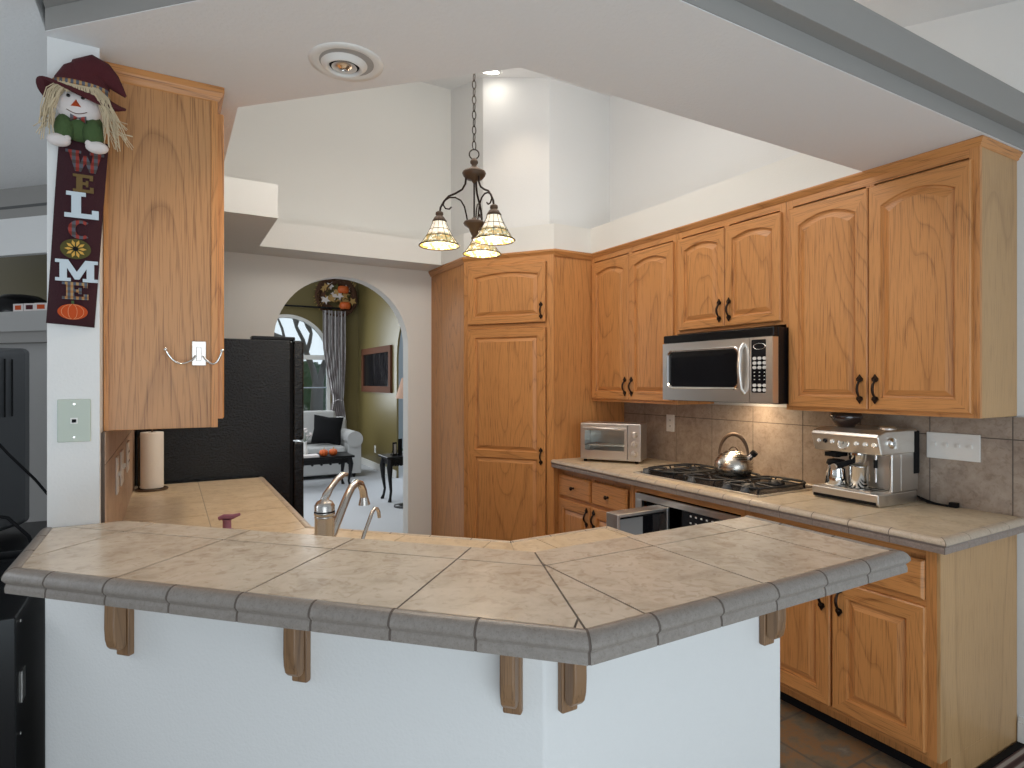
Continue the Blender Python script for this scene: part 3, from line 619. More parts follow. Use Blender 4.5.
# ------------------------------------------------------------------ cooktop
ck = thing('gas_cooktop', 'black gas cooktop with four grates set into the range counter', 'cooktop', (2.64, 2.285, .9145), -PI/2)
b = MB(); b.box(-.43, .43, -.24, .24, 0, .006, 'black'); b.build('glass_base', ck, .003)
b = MB()
for x0, x1 in ((-.43, .43),): 
    b.box(x0-.004, x1+.004, -.246, -.238, 0, .008, 'steel'); b.box(x0-.004, x1+.004, .238, .246, 0, .008, 'steel'); b.box(x0-.006, x0+.003, -.246, .246, 0, .008, 'steel'); b.box(x1-.003, x1+.006, -.246, .246, 0, .008, 'steel')
b.build('steel_rim', ck, .001)
for cx_, cy_ in ((-.29, -.09), (-.29, .12), (.26, -.10), (.26, .12)):
    b = MB(); b.lathe([(.042, .006), (.045, .012), (.036, .020), (.033, .026), (.010, .028)], 'iron', 20, (cx_, cy_, 0)); b.build('burner', ck)
for gx in (-.29, 0.0, .27):
    b = MB(); hw, hd, z = .135, .205, .027
    pts = []
    for i in range(24):
        t_ = 2*PI*i/24; c_, s_ = math.cos(t_), math.sin(t_); e = .55
        pts.append((gx+hw*abs(c_)**e*(1 if c_ > 0 else -1), .01+hd*abs(s_)**e*(1 if s_ > 0 else -1), z))
    b.tube(pts, .0055, 'iron', 8, closed=True)
    for yy in (-.09, .11):
        for k_ in range(4):
            a_ = PI/4+k_*PI/2; b.tube([(gx+.03*math.cos(a_), yy+.03*math.sin(a_), z+.006), (gx+.07*math.cos(a_), yy+.07*math.sin(a_), z+.007), (gx+.125*math.cos(a_), yy+.115*math.sin(a_), z)], .005, 'iron', 6)
        b.tube([(gx-hw, yy, z), (gx-.03, yy, z+.005)], .005, 'iron', 6); b.tube([(gx+.03, yy, z+.005), (gx+hw, yy, z)], .005, 'iron', 6)
    for sx in (-1, 1):
        for sy in (-.17, .19): b.tube([(gx+sx*.10, sy, .006), (gx+sx*.11, sy*.98, z)], .005, 'iron', 6)
    b.build('grate', ck)
for kx_ in (-.37, -.02, .215, .325):
    b = MB(); b.lathe([(.024, .006), (.024, .010), (.019, .013), (.018, .026), (.015, .028)], 'tvgrey', 18, (kx_, -.205, 0)); b.box(kx_-.004, kx_+.004, -.225, -.185, .026, .033, 'tvgrey'); b.build('control_knob', ck)
# ------------------------------------------------------------------ kettle
kt = thing('tea_kettle', 'round stainless steel kettle with brown arched handle on cooktop', 'kettle', (2.660, 2.215, .9475), math.radians(-62))
b = MB(); b.lathe([(.074, 0), (.088, .006), (.098, .028), (.101, .050), (.096, .078), (.080, .104), (.060, .120), (.050, .126)], 'kettle', 40); b.build('body', kt)
b = MB(); b.lathe([(.050, .124), (.045, .131), (.025, .137), (.004, .139)], 'kettle', 32); ld = b.build('lid', kt)
b = MB(); b.tube([(-.028+.056*i/8, 0, .130+.026*math.sin(PI*i/8)) for i in range(9)], .0035, 'patina', 8); b.build('lid_knob', ld)
b = MB(); b.tube([(.066, 0, .085), (.092, 0, .112), (.100, 0, .122)], [.019, .016, .015], 'chrome', 14); b.tube([(.096, 0, .116), (.112, 0, .134)], .018, 'blackm', 14); b.build('spout', kt)
b = MB(); pts = [(-.074*math.cos(PI*i/18)-.0, 0, .112+.112*math.sin(PI*i/18)) for i in range(19)]
b.tube(pts, [.006+.005*math.sin(PI*i/18) for i in range(19)], 'patina', 10); b.build('handle', kt)
# ------------------------------------------------------------------ microwave
mw = thing('microwave_oven', 'stainless steel over-the-range microwave with black door window', 'microwave', (2.543, Ym0-.001, 1.347), -PI/2)
w, h = Ym0-Ym1-.002+.014, .381
b = MB(); b.box(0, w, .03, .425, 0, h-.002, 'black'); b.build('body', mw, .003)
b = MB(); b.box(0, w, -.005, .03, h-.048, h-.002, 'black'); b.build('vent_grille', mw, .006)
b = MB(); dw = .609; zt = h-.05
# door with window hole (rounded rectangle)
def rrect(x0, x1, z0, z1, r, n=5):
    o = []
    for cx_, cz_, a0 in ((x1-r, z1-r, 0), (x0+r, z1-r, 90), (x0+r, z0+r, 180), (x1-r, z0+r, 270)):
        for i in range(n+1): a_ = math.radians(a0+90*i/n); o.append((cx_+r*math.cos(a_), cz_+r*math.sin(a_)))
    return o
def framed(b, x0, x1, z0, z1, ix0, ix1, iz0, iz1, r, yf, yb, k):
    O = rrect(x0, x1, z0, z1, .002); I = rrect(ix0, ix1, iz0, iz1, r); n = len(O)
    a = b.verts([(p[0], yf, p[1]) for p in O]+[(p[0], yf, p[1]) for p in I]+[(p[0], yb, p[1]) for p in O]+[(p[0], yb, p[1]) for p in I])
    for i in range(n):
        j = (i+1) % n; b.face([a+i, a+n+i, a+n+j, a+j], k); b.face([a+i, a+j, a+2*n+j, a+2*n+i], k); b.face([a+n+j, a+n+i, a+3*n+i, a+3*n+j], k)
framed(b, .002, dw, .004, zt, .050, .535, .080, zt-.050, .028, -.012, .03, 'steel'); md = b.build('door', mw)
b = MB(); b.prism(rrect(.047, .538, .077, zt-.047, .028), -.004, 0.0, 'blackglass', 'y'); b.build('door_window', md)
b = MB(); O = rrect(.038, .547, .068, zt-.038, .034); I = rrect(.050, .535, .080, zt-.050, .028); n_ = len(O)
a = b.verts([(p[0], -.012, p[1]) for p in O]+[(p[0], -.017, p[1]) for p in rrect(.042, .543, .072, zt-.042, .033)]+[(p[0], -.012, p[1]) for p in I])
for g_ in range(2):
    for i in range(n_): j = (i+1) % n_; b.face([a+g_*n_+i, a+(g_+1)*n_+i, a+(g_+1)*n_+j, a+g_*n_+j], 'chrome')
b.build('window_bezel', md)
b = MB(); b.tube([(dw-.034, -.012, .05), (dw-.034, -.035, .075), (dw-.034, -.045, .16), (dw-.034, -.045, .20), (dw-.034, -.035, .275), (dw-.034, -.012, .30)], .011, 'steel', 12); b.build('handle', md)
b = MB(); framed(b, dw+.003, w, .004, zt, dw+.012, w-.038, .055, zt-.012, .006, -.012, .03, 'steel'); cpn = b.build('control_frame', mw)
b = MB(); b.prism(rrect(dw+.010, w-.036, .053, zt-.010, .006), -.010, 0.0, 'blackglass', 'y'); cp = b.build('control_panel', mw)
px0 = dw+.030; BT = 'button'
for rows_, zt_, hw_, hh_ in ((3, .226, .011, .008), (2, .092, .011, .008), (4, .175, .004, .002)):
    for j in range(rows_):
        for i in range(3):
            b = MB(); dz_ = .023 if hh_ > .005 else .018; b.prism(rrect(px0+i*.029-hw_, px0+i*.029+hw_, zt_-.0-j*dz_-hh_, zt_-j*dz_+hh_, hh_*.9, 2), -.012, -.010, 'plastic', 'y'); b.build(BT, cp)
b = MB(); b.T = Matrix.Translation((px0+.029, -.0112, .285)) @ Matrix.Diagonal((1, 1, .42, 1)) @ Matrix.Rotation(PI/2, 4, 'X')
b.tube([(.035*math.cos(2*PI*i/24), .035*math.sin(2*PI*i/24), 0) for i in range(24)], .003, 'chrome', 6, closed=True); b.build('oval_badge', cp)
# ------------------------------------------------------------------ toaster oven
p0, p1 = Vector((2.44, 3.31)), Vector((2.68, 2.975)); d_ = p1-p0; tw = d_.length
to = thing('toaster_oven', 'stainless countertop toaster oven with glass door and three knobs', 'toaster oven', (p0.x, p0.y, .914), math.atan2(d_.y, d_.x))
z0, z1, dp = .016, .262, .20
b = MB(); b.box(0, tw, .004, .012, z0, z1, 'blackm')
b.box(0, .012, .012, dp, z0, z1, 'steelx'); b.box(tw-.075, tw, .012, dp, z0, z1, 'steelx'); b.box(.012, tw-.075, .012, dp, z1-.012, z1, 'steelx'); b.box(.012, tw-.075, .012, dp, z0, z0+.012, 'steelx'); b.box(.012, tw-.075, dp-.01, dp, z0+.012, z1-.012, 'steelx')
b.v = b.v; 
b = MB(); b.box(0, .012, .0, dp, z0, z1, 'steelx'); b.box(tw-.085, tw, .0, dp, z0, z1, 'steelx'); b.box(.012, tw-.085, .0, dp, z1-.014, z1, 'steelx'); b.box(.012, tw-.085, .0, dp, z0, z0+.014, 'steelx'); b.box(.012, tw-.085, dp-.01, dp, z0+.014, z1-.014, 'steelx'); b.build('body', to, .004)
b = MB(); framed(b, .012, tw-.087, z0+.012, z1-.014, .035, tw-.105, z0+.065, z1-.045, .004, -.014, -.001, 'steel'); td = b.build('door', to)
b = MB(); b.box(.033, tw-.103, -.008, -.005, z0+.063, z1-.043, 'glassclr'); b.build('door_window', td)
b = MB(); b.tube([(.03, -.014, z1-.032), (.03, -.032, z1-.032), (tw-.10, -.032, z1-.032), (tw-.10, -.014, z1-.032)], .006, 'steel', 10); b.build('handle', td)
b = MB()
for i in range(9): b.tube([(.02, .02+i*.02, .11), (tw-.09, .02+i*.02, .11)], .0015, 'chrome', 6)
b.tube([(.02, .02, .11), (.02, .18, .11)], .002, 'chrome', 6); b.tube([(tw-.09, .02, .11), (tw-.09, .18, .11)], .002, 'chrome', 6); b.build('rack', to)
for i in range(3):
    b = MB(); b.T = Matrix.Translation((tw-.042, 0, .065+i*.062)) @ Matrix.Rotation(PI/2, 4, 'X'); b.lathe([(.023, 0), (.021, .004), (.017, .006), (.0155, .022), (.012, .024)], 'steel', 20); b.box(-.003, .003, -.016, .016, .022, .028, 'steel'); b.build('knob', to)
for x_ in (.03, tw-.03):
    for y_ in (.02, dp-.02):
        b = MB(); b.lathe([(.011, 0), (.013, .016)], 'blackm', 12, (x_, y_, 0)); b.build('foot', to)
# ------------------------------------------------------------------ espresso machine
q0, q1 = Vector((2.648, 1.751)), Vector((2.635, 1.437)); d_ = q1-q0; ew = d_.length
es = thing('espresso_machine', 'stainless steel espresso machine with bean hopper and pressure gauge', 'coffee machine', (q0.x, q0.y, .914), math.atan2(d_.y, d_.x))
def extr(b, prof, x0, x1, k): b.prism(prof, x0, x1, k, 'x')
b = MB(); extr(b, [(.0, .012), (.012, .0), (.29, .0), (.29, .055), (.0, .055)], 0, ew, 'steelx'); b.build('base_tray', es, .006, 3)
b = MB(); b.box(.03, ew-.05, .03, .15, .0552, .060, 'steel')
for i in range(8): b.box(.05+i*.028, .062+i*.028, .035, .145, .0598, .0608, 'blackm')
b.build('drip_grate', es)
b = MB(); b.box(.01, ew-.01, -.002, .004, .008, .022, 'blackm'); b.build('tray_slot', es)
b = MB(); b.box(0, ew, .165, .30, .055, .305, 'steelx'); b.box(ew-.015, ew, .10, .17, .055, .23, 'steelx'); b.build('column', es, .006)
b = MB(); extr(b, [(.02, .222), (.29, .222), (.29, .330), (.05, .330), (.004, .314), (-.006, .302)], -.002, ew+.002, 'steel'); hd_ = b.build('head', es, .008, 3)
b = MB(); b.box(.004, ew+.0035, .262, .305, .13, .322, 'blackm'); b.build('water_tank', es, .004)
def onface(b, x, z): # front face of the head leans slightly
    b.T = Matrix.Translation((x, -.002+(.290-z)*.0+.0, z)) @ Matrix.Rotation(PI/2+math.radians(-18), 4, 'X')
fy = lambda z: -.006+(.302-z)/(.302-.222)*.026
for x_, r_g in ((.035, .011), (.10, .011), (.215, .012), (.255, .012), (.295, .012)):
    b = MB(); b.T = Matrix.Translation((x_, fy(.268)-.001, .268)) @ Matrix.Rotation(PI/2-.33, 4, 'X'); b.lathe([(r_g, 0), (r_g, .003), (r_g*.8, .004)], 'chrome', 20); b.lathe([(r_g*.75, .004), (r_g*.7, .0055)], 'plastic', 16); b.build('button', hd_)
b = MB(); b.T = Matrix.Translation((.067, fy(.268)-.001, .268)) @ Matrix.Rotation(PI/2-.33, 4, 'X'); b.lathe([(.009, 0), (.008, .010), (.006, .012)], 'black', 16); b.build('dial', hd_)
b = MB(); b.T = Matrix.Translation((.155, fy(.262)-.001, .262)) @ Matrix.Rotation(PI/2-.33, 4, 'X'); b.lathe([(.027, 0), (.027, .006), (.023, .008), (.022, .005)], 'chrome', 28); b.lathe([(.022, .004), (.0215, .005)], 'plastic', 24); b.box(-.001, .001, -.002, .016, .005, .0062, 'blackm'); b.build('pressure_gauge', hd_)
b = MB(); b.T = Matrix.Translation((ew+.002, .09, .275)) @ Matrix.Rotation(PI/2, 4, 'Y'); b.lathe([(.024, 0), (.022, .012), (.014, .016)], 'chrome', 20); b.box(-.022, .022, -.005, .005, .012, .024, 'chrome'); b.build('steam_dial', hd_)
b = MB(); b.lathe([(.036, .330), (.040, .338), (.062, .358), (.070, .374), (.070, .388), (.066, .392)], 'smoke', 32, (.085, .13, 0)); b.lathe([(.067, .392), (.064, .398), (.015, .399), (.010, .403)], 'smoke', 32, (.085, .13, 0)); b.build('bean_hopper', es)
b = MB(); b.lathe([(.035, .330), (.035, .338), (.03, .344), (.012, .346)], 'steel', 24, (.27, .14, 0)); b.build('tamper_cap', es)
b = MB(); b.lathe([(.030, .185), (.036, .190), (.036, .223)], 'chrome', 28, (.17, .085, 0)); b.build('brew_head', es)
b = MB(); b.lathe([(.022, .172), (.034, .178), (.034, .192)], 'chrome', 28, (.17, .085, 0)); b.tube([(.17, .055, .183), (.17, .0, .176), (.165, -.075, .165)], [.010, .012, .014], 'blackm', 12); b.tube([(.165, -.075, .165), (.1645, -.083, .164)], .0145, 'steel', 14); b.build('portafilter', es)
b = MB(); b.lathe([(.018, .19), (.022, .20), (.022, .222)], 'blackm', 20, (.075, .07, 0)); b.box(.045, .105, .03, .11, .195, .215, 'blackm'); b.build('grinder_cradle', es)
b = MB(); b.tube([(.275, .05, .222), (.275, .045, .19), (.282, .035, .15), (.287, .028, .105)], .005, 'chrome', 10); b.tube([(.275, .046, .20), (.279, .040, .165)], .008, 'blackm', 10); b.build('steam_wand', es)
jg = thing('milk_jug', 'small steel milk jug with black lid on the espresso machine tray', 'jug', (es.location.x, es.location.y, .914), es.rotation_euler.z)
b = MB(); b.lathe([(.046, .061), (.048, .066), (.044, .12), (.036, .150), (.037, .155)], 'chrome', 28, (.075, .07, 0)); b.build('body', jg)
b = MB(); b.lathe([(.038, .155), (.042, .16), (.036, .178), (.015, .182)], 'blackm', 24, (.075, .07, 0)); b.build('lid', jg)
b = MB(); b.tube([(.108, .055, .148), (.132, .045, .143), (.132, .047, .10), (.116, .055, .085)], .004, 'blackm', 8); b.build('handle', jg)
b = MB(); b.lathe([(.038, .061), (.040, .065), (.040, .155), (.042, .160), (.040, .160), (.036, .07)], 'chrome', 28, (.165, .10, 0), close=False)
o = rel(b.build('steel_cup'), None) if False else b.build('steel_cup'); o.location = es.location; o.rotation_euler = es.rotation_euler; tag(o, 'plain steel cup under the espresso machine brew head', 'cup')
b = MB(); b.tube([(2.945, 1.44, .94), (2.95, 1.40, .925), (2.94, 1.36, .919), (2.93, 1.32, .919), (2.94, 1.29, .919)], .004, 'blackm', 8); b.tube([(2.93, 1.42, .935), (2.92, 1.38, .922), (2.93, 1.33, .919), (2.92, 1.30, .920)], .0045, 'blackm', 8); b.box(2.925, 2.95, 1.27, 1.30, .9145, .935, 'blackm')
tag(b.build('power_cord'), 'black power cord lying on counter behind the espresso machine', 'cord')
# ------------------------------------------------------------------ outlets and switches
def plate(name, label, cat, loc, rz, w, h, items, k='plastic'):
    r_ = thing(name, label, cat, loc, rz)
    b = MB(); b.box(-w/2, w/2, -.006, 0, -h/2, h/2, k); b.build('cover_plate', r_, .002)
    for ty, x in items:
        b = MB()
        if ty == 's': b.box(x-.005, x+.005, -.014, -.006, -.002, .012, k); b.build('toggle', r_)
        if ty == 'o':
            for z in (-.02, .02): b.prism(rrect(x-.014, x+.014, z-.014, z+.014, .008), -.0075, -.006, k, 'y'); b.box(x-.006, x-.004, -.008, -.0074, z-.005, z+.005, 'blackm'); b.box(x+.004, x+.006, -.008, -.0074, z-.005, z+.005, 'blackm')
            b.build('socket', r_)
        b = MB()
        for z in (-.035, .035): b.T = Matrix.Translation((x, -.006, z)) @ Matrix.Rotation(PI/2, 4, 'X'); b.lathe([(.003, 0), (.0025, .0012)], 'steel', 8)
        if ty != 'j': b.build('screw', r_)
    return r_
plate('wall_outlet', 'small white outlet on the backsplash below microwave left edge', 'outlet', (WX-.0138, 2.985, 1.175), -PI/2, .072, .115, [('o', 0)])
plate('light_switch', 'wide white four-switch plate on backsplash right of the espresso machine', 'switch', (WX-.0138, 1.298, 1.175), -PI/2, .205, .115, [('s', -.069), ('s', -.023), ('s', .023), ('s', .069)])
plate('light_switch', 'white switch plate nearest the bar on the left tile backsplash', 'switch', (WW+.0108, 2.43, 1.14), PI/2, .072, .125, [('s', 0)])
plate('light_switch', 'white double switch plate between two others on left backsplash', 'switch', (WW+.0108, 2.655, 1.138), PI/2, .115, .125, [('s', -.023), ('s', .023)])
plate('wall_outlet', 'white outlet plate nearest the paper towels on left backsplash', 'outlet', (WW+.0108, 3.02, 1.14), PI/2, .12, .125, [('o', -.023), ('o', .023)])
jk = plate('phone_jack', 'square sage-grey phone jack plate on the white stub wall', 'phone jack', (-.2235, 2.0, 1.352), 0, .074, .115, [], 'jack')
b = MB(); b.box(-.008, .008, -.009, -.006, -.008, .008, 'plastic'); b.box(-.005, .005, -.0095, -.0088, -.005, .004, 'blackm'); b.build('jack_port', jk)
for z in (-.045, .045):
    b = MB(); b.T = Matrix.Translation((0, -.006, z)) @ Matrix.Rotation(PI/2, 4, 'X'); b.lathe([(.004, 0), (.003, .0015)], 'chrome', 10); b.build('screw', jk)
# ------------------------------------------------------------------ corbels
def corbel(label, x, y, rz, gl):
    r_ = thing('corbel', label, 'corbel', (x, y, .780), rz, 'oak corbels under the bar')
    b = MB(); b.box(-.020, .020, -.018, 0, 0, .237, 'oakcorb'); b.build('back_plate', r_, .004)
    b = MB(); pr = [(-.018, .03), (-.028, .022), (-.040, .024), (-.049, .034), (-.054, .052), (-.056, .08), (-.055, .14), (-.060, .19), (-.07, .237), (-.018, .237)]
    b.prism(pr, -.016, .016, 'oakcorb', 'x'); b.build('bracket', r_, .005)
    return r_
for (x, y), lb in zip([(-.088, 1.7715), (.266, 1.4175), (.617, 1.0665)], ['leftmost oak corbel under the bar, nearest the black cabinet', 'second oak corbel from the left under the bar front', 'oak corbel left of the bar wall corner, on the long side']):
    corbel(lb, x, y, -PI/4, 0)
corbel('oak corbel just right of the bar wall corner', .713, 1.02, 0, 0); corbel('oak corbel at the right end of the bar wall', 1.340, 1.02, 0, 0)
# ------------------------------------------------------------------ refrigerator
fr_ = thing('refrigerator', 'large black pebbled refrigerator against the left wall below the soffit', 'refrigerator', (-.15, 3.70, 0))
b = MB(); b.box(0, .77, 0, .88, .02, 1.70, 'fridge'); b.build('body', fr_, .006)
for z0, z1, x in ((.08, 1.10, 0), (1.11, 1.70, 0)):
    b = MB(); b.box(.785, .845, -.004, .884, z0, z1, 'fridge'); d_o = b.build('door', fr_, .012, 3)
    b = MB(); zz = (.50, .66) if z0 < 1 else (1.14, 1.24)
    b.tube([(.845, .20, zz[0]), (.872, .20, zz[0]+.02), (.872, .20, zz[1]-.02), (.845, .20, zz[1])], .010, 'chrome' if z0 < 1 else 'black', 10); b.build('handle', d_o)
b = MB(); b.box(.77, .785, .01, .87, .08, 1.69, 'blackm'); b.build('door_gasket', fr_)
b = MB(); b.box(.56, .80, .02, .10, 1.70, 1.722, 'black'); b.build('hinge_cover', fr_, .006)
b = MB(); b.box(.02, .75, .02, .86, 0, .02, 'blackm'); b.build('toe_grille', fr_)
# ------------------------------------------------------------------ paper towel, faucet
pt = thing('paper_towel_holder', 'wire paper towel holder with a full white roll on left counter', 'paper towel holder', (-.075, 3.50, .914))
b = MB(); b.tube([(.068*math.cos(2*PI*i/28), .068*math.sin(2*PI*i/28), .006) for i in range(28)], .0045, 'patina', 8, closed=True); b.tube([(-.068, 0, .006), (.068, 0, .006)], .004, 'patina', 8); b.tube([(0, 0, .006), (0, 0, .32)], .004, 'patina', 8); b.ball((0, 0, .325), .009, 'patina', 10); b.tube([(-.058, .03, .006), (-.060, .03, .26), (-.054, .03, .27)], .003, 'patina', 8); b.build('wire_stand', pt)
b = MB(); b.lathe([(.018, .012), (.050, .012), (.051, .016), (.051, .286), (.050, .290), (.018, .290)], 'paper', 40, close=False); b.lathe([(.018, .012), (.018, .290)], 'patina', 20, close=False); b.build('paper_roll', pt)
fx, fy2 = .389, 1.765
fc = thing('kitchen_faucet', 'brushed nickel kitchen faucet with curved spout and lever behind bar', 'faucet', (fx, fy2, .9145), math.radians(45))
b = MB(); b.lathe([(.040, 0), (.038, .008), (.030, .014), (.0275, .02), (.0275, .150), (.0285, .153), (.0275, .156)], 'nickel', 32); b.build('body', fc)
b = MB(); b.lathe([(.0275, .157), (.0295, .160), (.0295, .167), (.028, .171), (.0285, .186), (.022, .197), (.012, .202), (.010, .210)], 'nickel', 32, ks=['nickel', 'nickel', 'blackm', 'nickel', 'nickel', 'nickel', 'nickel']); b.build('cap', fc)
b = MB(); b.tube([(.0, 0, .204), (.006, -.002, .214), (.026, -.004, .232), (.056, -.006, .252), (.085, -.008, .262), (.105, -.01, .260)], [.010, .012, .0085, .009, .009, .006], 'nickel', 12); b.build('lever', fc)
b = MB(); b.tube([(.018, 0, .070), (.045, 0, .095), (.085, 0, .145), (.125, 0, .190), (.150, 0, .212), (.178, 0, .222), (.205, 0, .214), (.222, 0, .190), (.228, 0, .165)], [.012, .0125, .0125, .012, .012, .012, .012, .012, .0125], 'nickel', 16); b.tube([(.228, 0, .168), (.230, 0, .143)], [.013, .019], 'nickel', 18); b.build('spout', fc)
ff = thing('water_filter_tap', 'thin angled nickel filter tap right of the main faucet', 'faucet', (.478, 1.735, .9145), math.radians(45))
b = MB(); b.lathe([(.016, 0), (.015, .02), (.008, .03)], 'nickel', 20); b.build('base', ff)
b = MB(); b.tube([(0, 0, .03), (.008, .0, .05), (.035, 0, .088), (.070, 0, .128), (.085, 0, .145), (.100, 0, .153), (.116, 0, .148), (.126, 0, .136), (.130, 0, .118)], .0055, 'nickel', 10); b.build('spout', ff)
pk = thing('hose_nozzle', 'small mauve plastic nozzle standing on the beige sink counter', 'nozzle', (.182, 2.40, .914), math.radians(-20))
b = MB(); b.lathe([(.026, 0), (.024, .005), (.015, .008), (.014, .035), (.016, .042)], 'pink', 20); b.build('stem', pk)
b = MB(); b.tube([(-.028, 0, .046), (-.01, 0, .052), (.02, 0, .052), (.045, 0, .060)], [.007, .010, .009, .005], 'pink', 12); b.build('lever', pk)
# ------------------------------------------------------------------ hook on the cabinet panel
hk = thing('coat_hook', 'chrome double-armed hook screwed to the left cabinet end panel', 'hook', (.080, 2.0855, 1.545))
b = MB(); b.box(-.020, .020, -.005, 0, -.038, .038, 'steel'); b.build('back_plate', hk, .003)
for s_, L in ((-1, .090), (1, .062)):
    b = MB(); pts = [(s_*.010, -.008, -.008), (s_*.02, -.016, -.022)]+[(s_*(.02+(L-.02)*(i/8)), -.016-.018*i/8, -.022-.016*math.sin(PI*i/8*.8)+.04*(i/8)**3) for i in range(1, 9)]
    b.tube(pts, .0032, 'chrome', 8); b.ball(pts[-1], .006, 'chrome', 10); b.build('arm', hk)
b = MB(); b.box(-.008, .006, -.014, -.005, -.024, .020, 'steel'); b.build('pivot', hk, .002)
# ------------------------------------------------------------------ recessed lights
rl = thing('recessed_light', 'round recessed eyeball downlight in the low ceiling near the bar', 'ceiling light', (.445, 1.735, CL))
b = MB(); b.lathe([(.105, 0), (.104, -.003), (.082, -.004), (.076, -.0005)], 'plastic', 48, close=False); b.build('trim_ring', rl)
b = MB(); b.T = Matrix.Rotation(.0, 4, 'X')
b.lathe([(.066, -.0005), (.062, -.004), (.056, -.010), (.052, -.014), (.048, -.015), (.045, -.012), (.042, -.004)], 'plastic', 40, (-.004, .012, 0), close=False); b.build('eyeball', rl)
b = MB(); b.lathe([(.080, -.0008), (.002, -.0006)], 'midgrey', 32, close=False); b.build('housing', rl)
b = MB(); b.lathe([(.044, -.004), (.036, -.010), (.031, -.006), (.018, -.010), (.014, -.015), (.002, -.016)], 'chrome', 32, (-.004, .012, 0), ks=['blackm', 'plastic', 'steel', 'chrome', 'chrome']); b.build('bulb', rl)
rl2 = thing('recessed_light', 'lit recessed downlight high in the vaulted ceiling above the pantry', 'ceiling light', (2.03, 3.88, VZ(3.88)-.001)); rl2.rotation_euler = (math.atan(.264), 0, 0)
b = MB(); b.lathe([(.100, 0), (.098, -.006), (.078, -.006)], 'plastic', 36, close=False); b.build('trim_ring', rl2)
b = MB(); b.lathe([(.078, -.004), (.002, -.005)], 'canlens', 32, close=False); b.build('lens', rl2)
# ------------------------------------------------------------------ chandelier
chx, chy = 1.151, 2.336
ch = thing('chandelier', 'three-arm brown metal chandelier with lit leaded glass shades on a chain', 'chandelier', (chx, chy, 2.042))
sF, cF = math.sin(math.radians(29.86)), math.cos(math.radians(29.86))
def fr2w(f_, r__): return (f_*sF+r__*cF, f_*cF-r__*sF)
zc = VZ(chy)-2.042
b = MB(); b.lathe([(.055, zc+.012), (.055, zc-.016), (.02, zc-.035), (.008, zc-.04)], 'patina', 24); b.build('ceiling_canopy', ch)
b = MB(); z = .425; i = 0
while z < zc-.04:
    a_ = (i % 2)*PI/2; R_ = Matrix.Rotation(a_, 4, 'Z'); b.T = R_
    b.tube([(.0085*math.cos(2*PI*k_/12), 0, z+.019+.019*math.sin(2*PI*k_/12)) for k_ in range(12)], .0022, 'bronze', 6, closed=True); z += .033; i += 1
b.T = Matrix(); b.build('chain', ch)
b = MB(); b.T = Matrix.Rotation(-math.radians(29.86), 4, 'Z'); b.tube([(.021*math.cos(2*PI*k_/24), 0, .405+.021*math.sin(2*PI*k_/24)) for k_ in range(24)], .0028, 'bronze', 8, closed=True); b.build('top_ring', ch)
b = MB(); b.lathe([(.004, .388), (.012, .384), (.017, .374), (.017, .366), (.010, .358), (.014, .352), (.024, .342), (.048, .330), (.052, .322), (.047, .310), (.036, .298), (.012, .292), (.006, .280), (.001, .276)], 'patina', 36); b.build('upper_hub', ch)
b = MB(); b.lathe([(.002, .132), (.010, .128), (.014, .118), (.042, .112), (.047, .104), (.043, .096), (.024, .082), (.016, .062), (.009, .048), (.013, .040), (.010, .030), (.002, .020)], 'patina', 36); b.build('lower_hub', ch)
b = MB(); b.tube([(0, 0, .125), (0, 0, .29)], .004, 'bronze', 8); b.build('centre_rod', ch)
dirs = [(-.02, -.141), (-.147, .11), (.165, .03)]
for f_, r__ in dirs:
    dx, dy = fr2w(f_, r__); L = math.hypot(dx, dy); ux, uy = dx/L, dy/L; L = .150
    Pt = lambda d, z: (ux*d, uy*d, z)
    b = MB()
    b.tube([Pt(.035, .305), Pt(.038, .275), Pt(.052, .25), Pt(.08, .232), Pt(.11, .218), Pt(.130, .195), Pt(.145, .168), Pt(L, .135)], .0045, 'bronze', 10)
    b.tube([Pt(.028, .108), Pt(.034, .14), Pt(.042, .175), Pt(.058, .202), Pt(.082, .214), Pt(.108, .212), Pt(.128, .198), Pt(.134, .18), Pt(.124, .164), Pt(.108, .162), Pt(.098, .172)], .0035, 'bronze', 8)
    b.build('arm', ch)
    b = MB(); b.lathe([(.010, .150), (.016, .146), (.017, .136), (.013, .132), (.020, .126), (.029, .112), (.030, .104), (.026, .102)], 'patina', 24, Pt(L, 0)); b.build('shade_fitter', ch)
    c_ = Pt(L, 0)
    b = MB(); b.lathe([(.028, .112), (.031, .095), (.042, .070), (.058, .040), (.076, .014), (.086, .003), (.082, .003), (.072, .015), (.055, .041), (.039, .071), (.029, .095)], 'shade', 36, close=False)
    sh_ = b.build('lamp_shade', ch); sh_.location = c_
    b = MB(); b.tube([(.087*math.cos(2*PI*k_/36), .087*math.sin(2*PI*k_/36), .002) for k_ in range(36)], .0028, 'bronze', 6, closed=True)
    for z_, rr in ((.070, .043), (.040, .059)): b.tube([(rr*math.cos(2*PI*k_/36), rr*math.sin(2*PI*k_/36), z_) for k_ in range(36)], .0011, 'bronze', 5, closed=True)
    for k_ in range(12):
        a_ = 2*PI*k_/12; ca, sa = math.cos(a_), math.sin(a_); b.tube([(r0*ca*1.01, r0*sa*1.01, z0) for r0, z0 in ((.029, .112), (.032, .095), (.043, .070), (.059, .040), (.077, .014), (.087, .003))], .0009, 'bronze', 4)
    o = b.build('leading', sh_)
    b = MB(); b.ball((0, 0, .05), .024, 'bulb', 14, (1, 1, 1.2)); b.build('bulb', sh_)
    pw_ = Vector((chx+c_[0], chy+c_[1], 2.042-.03)); point('chandelier_bulb_light', pw_, 2.2, WARM, .04)
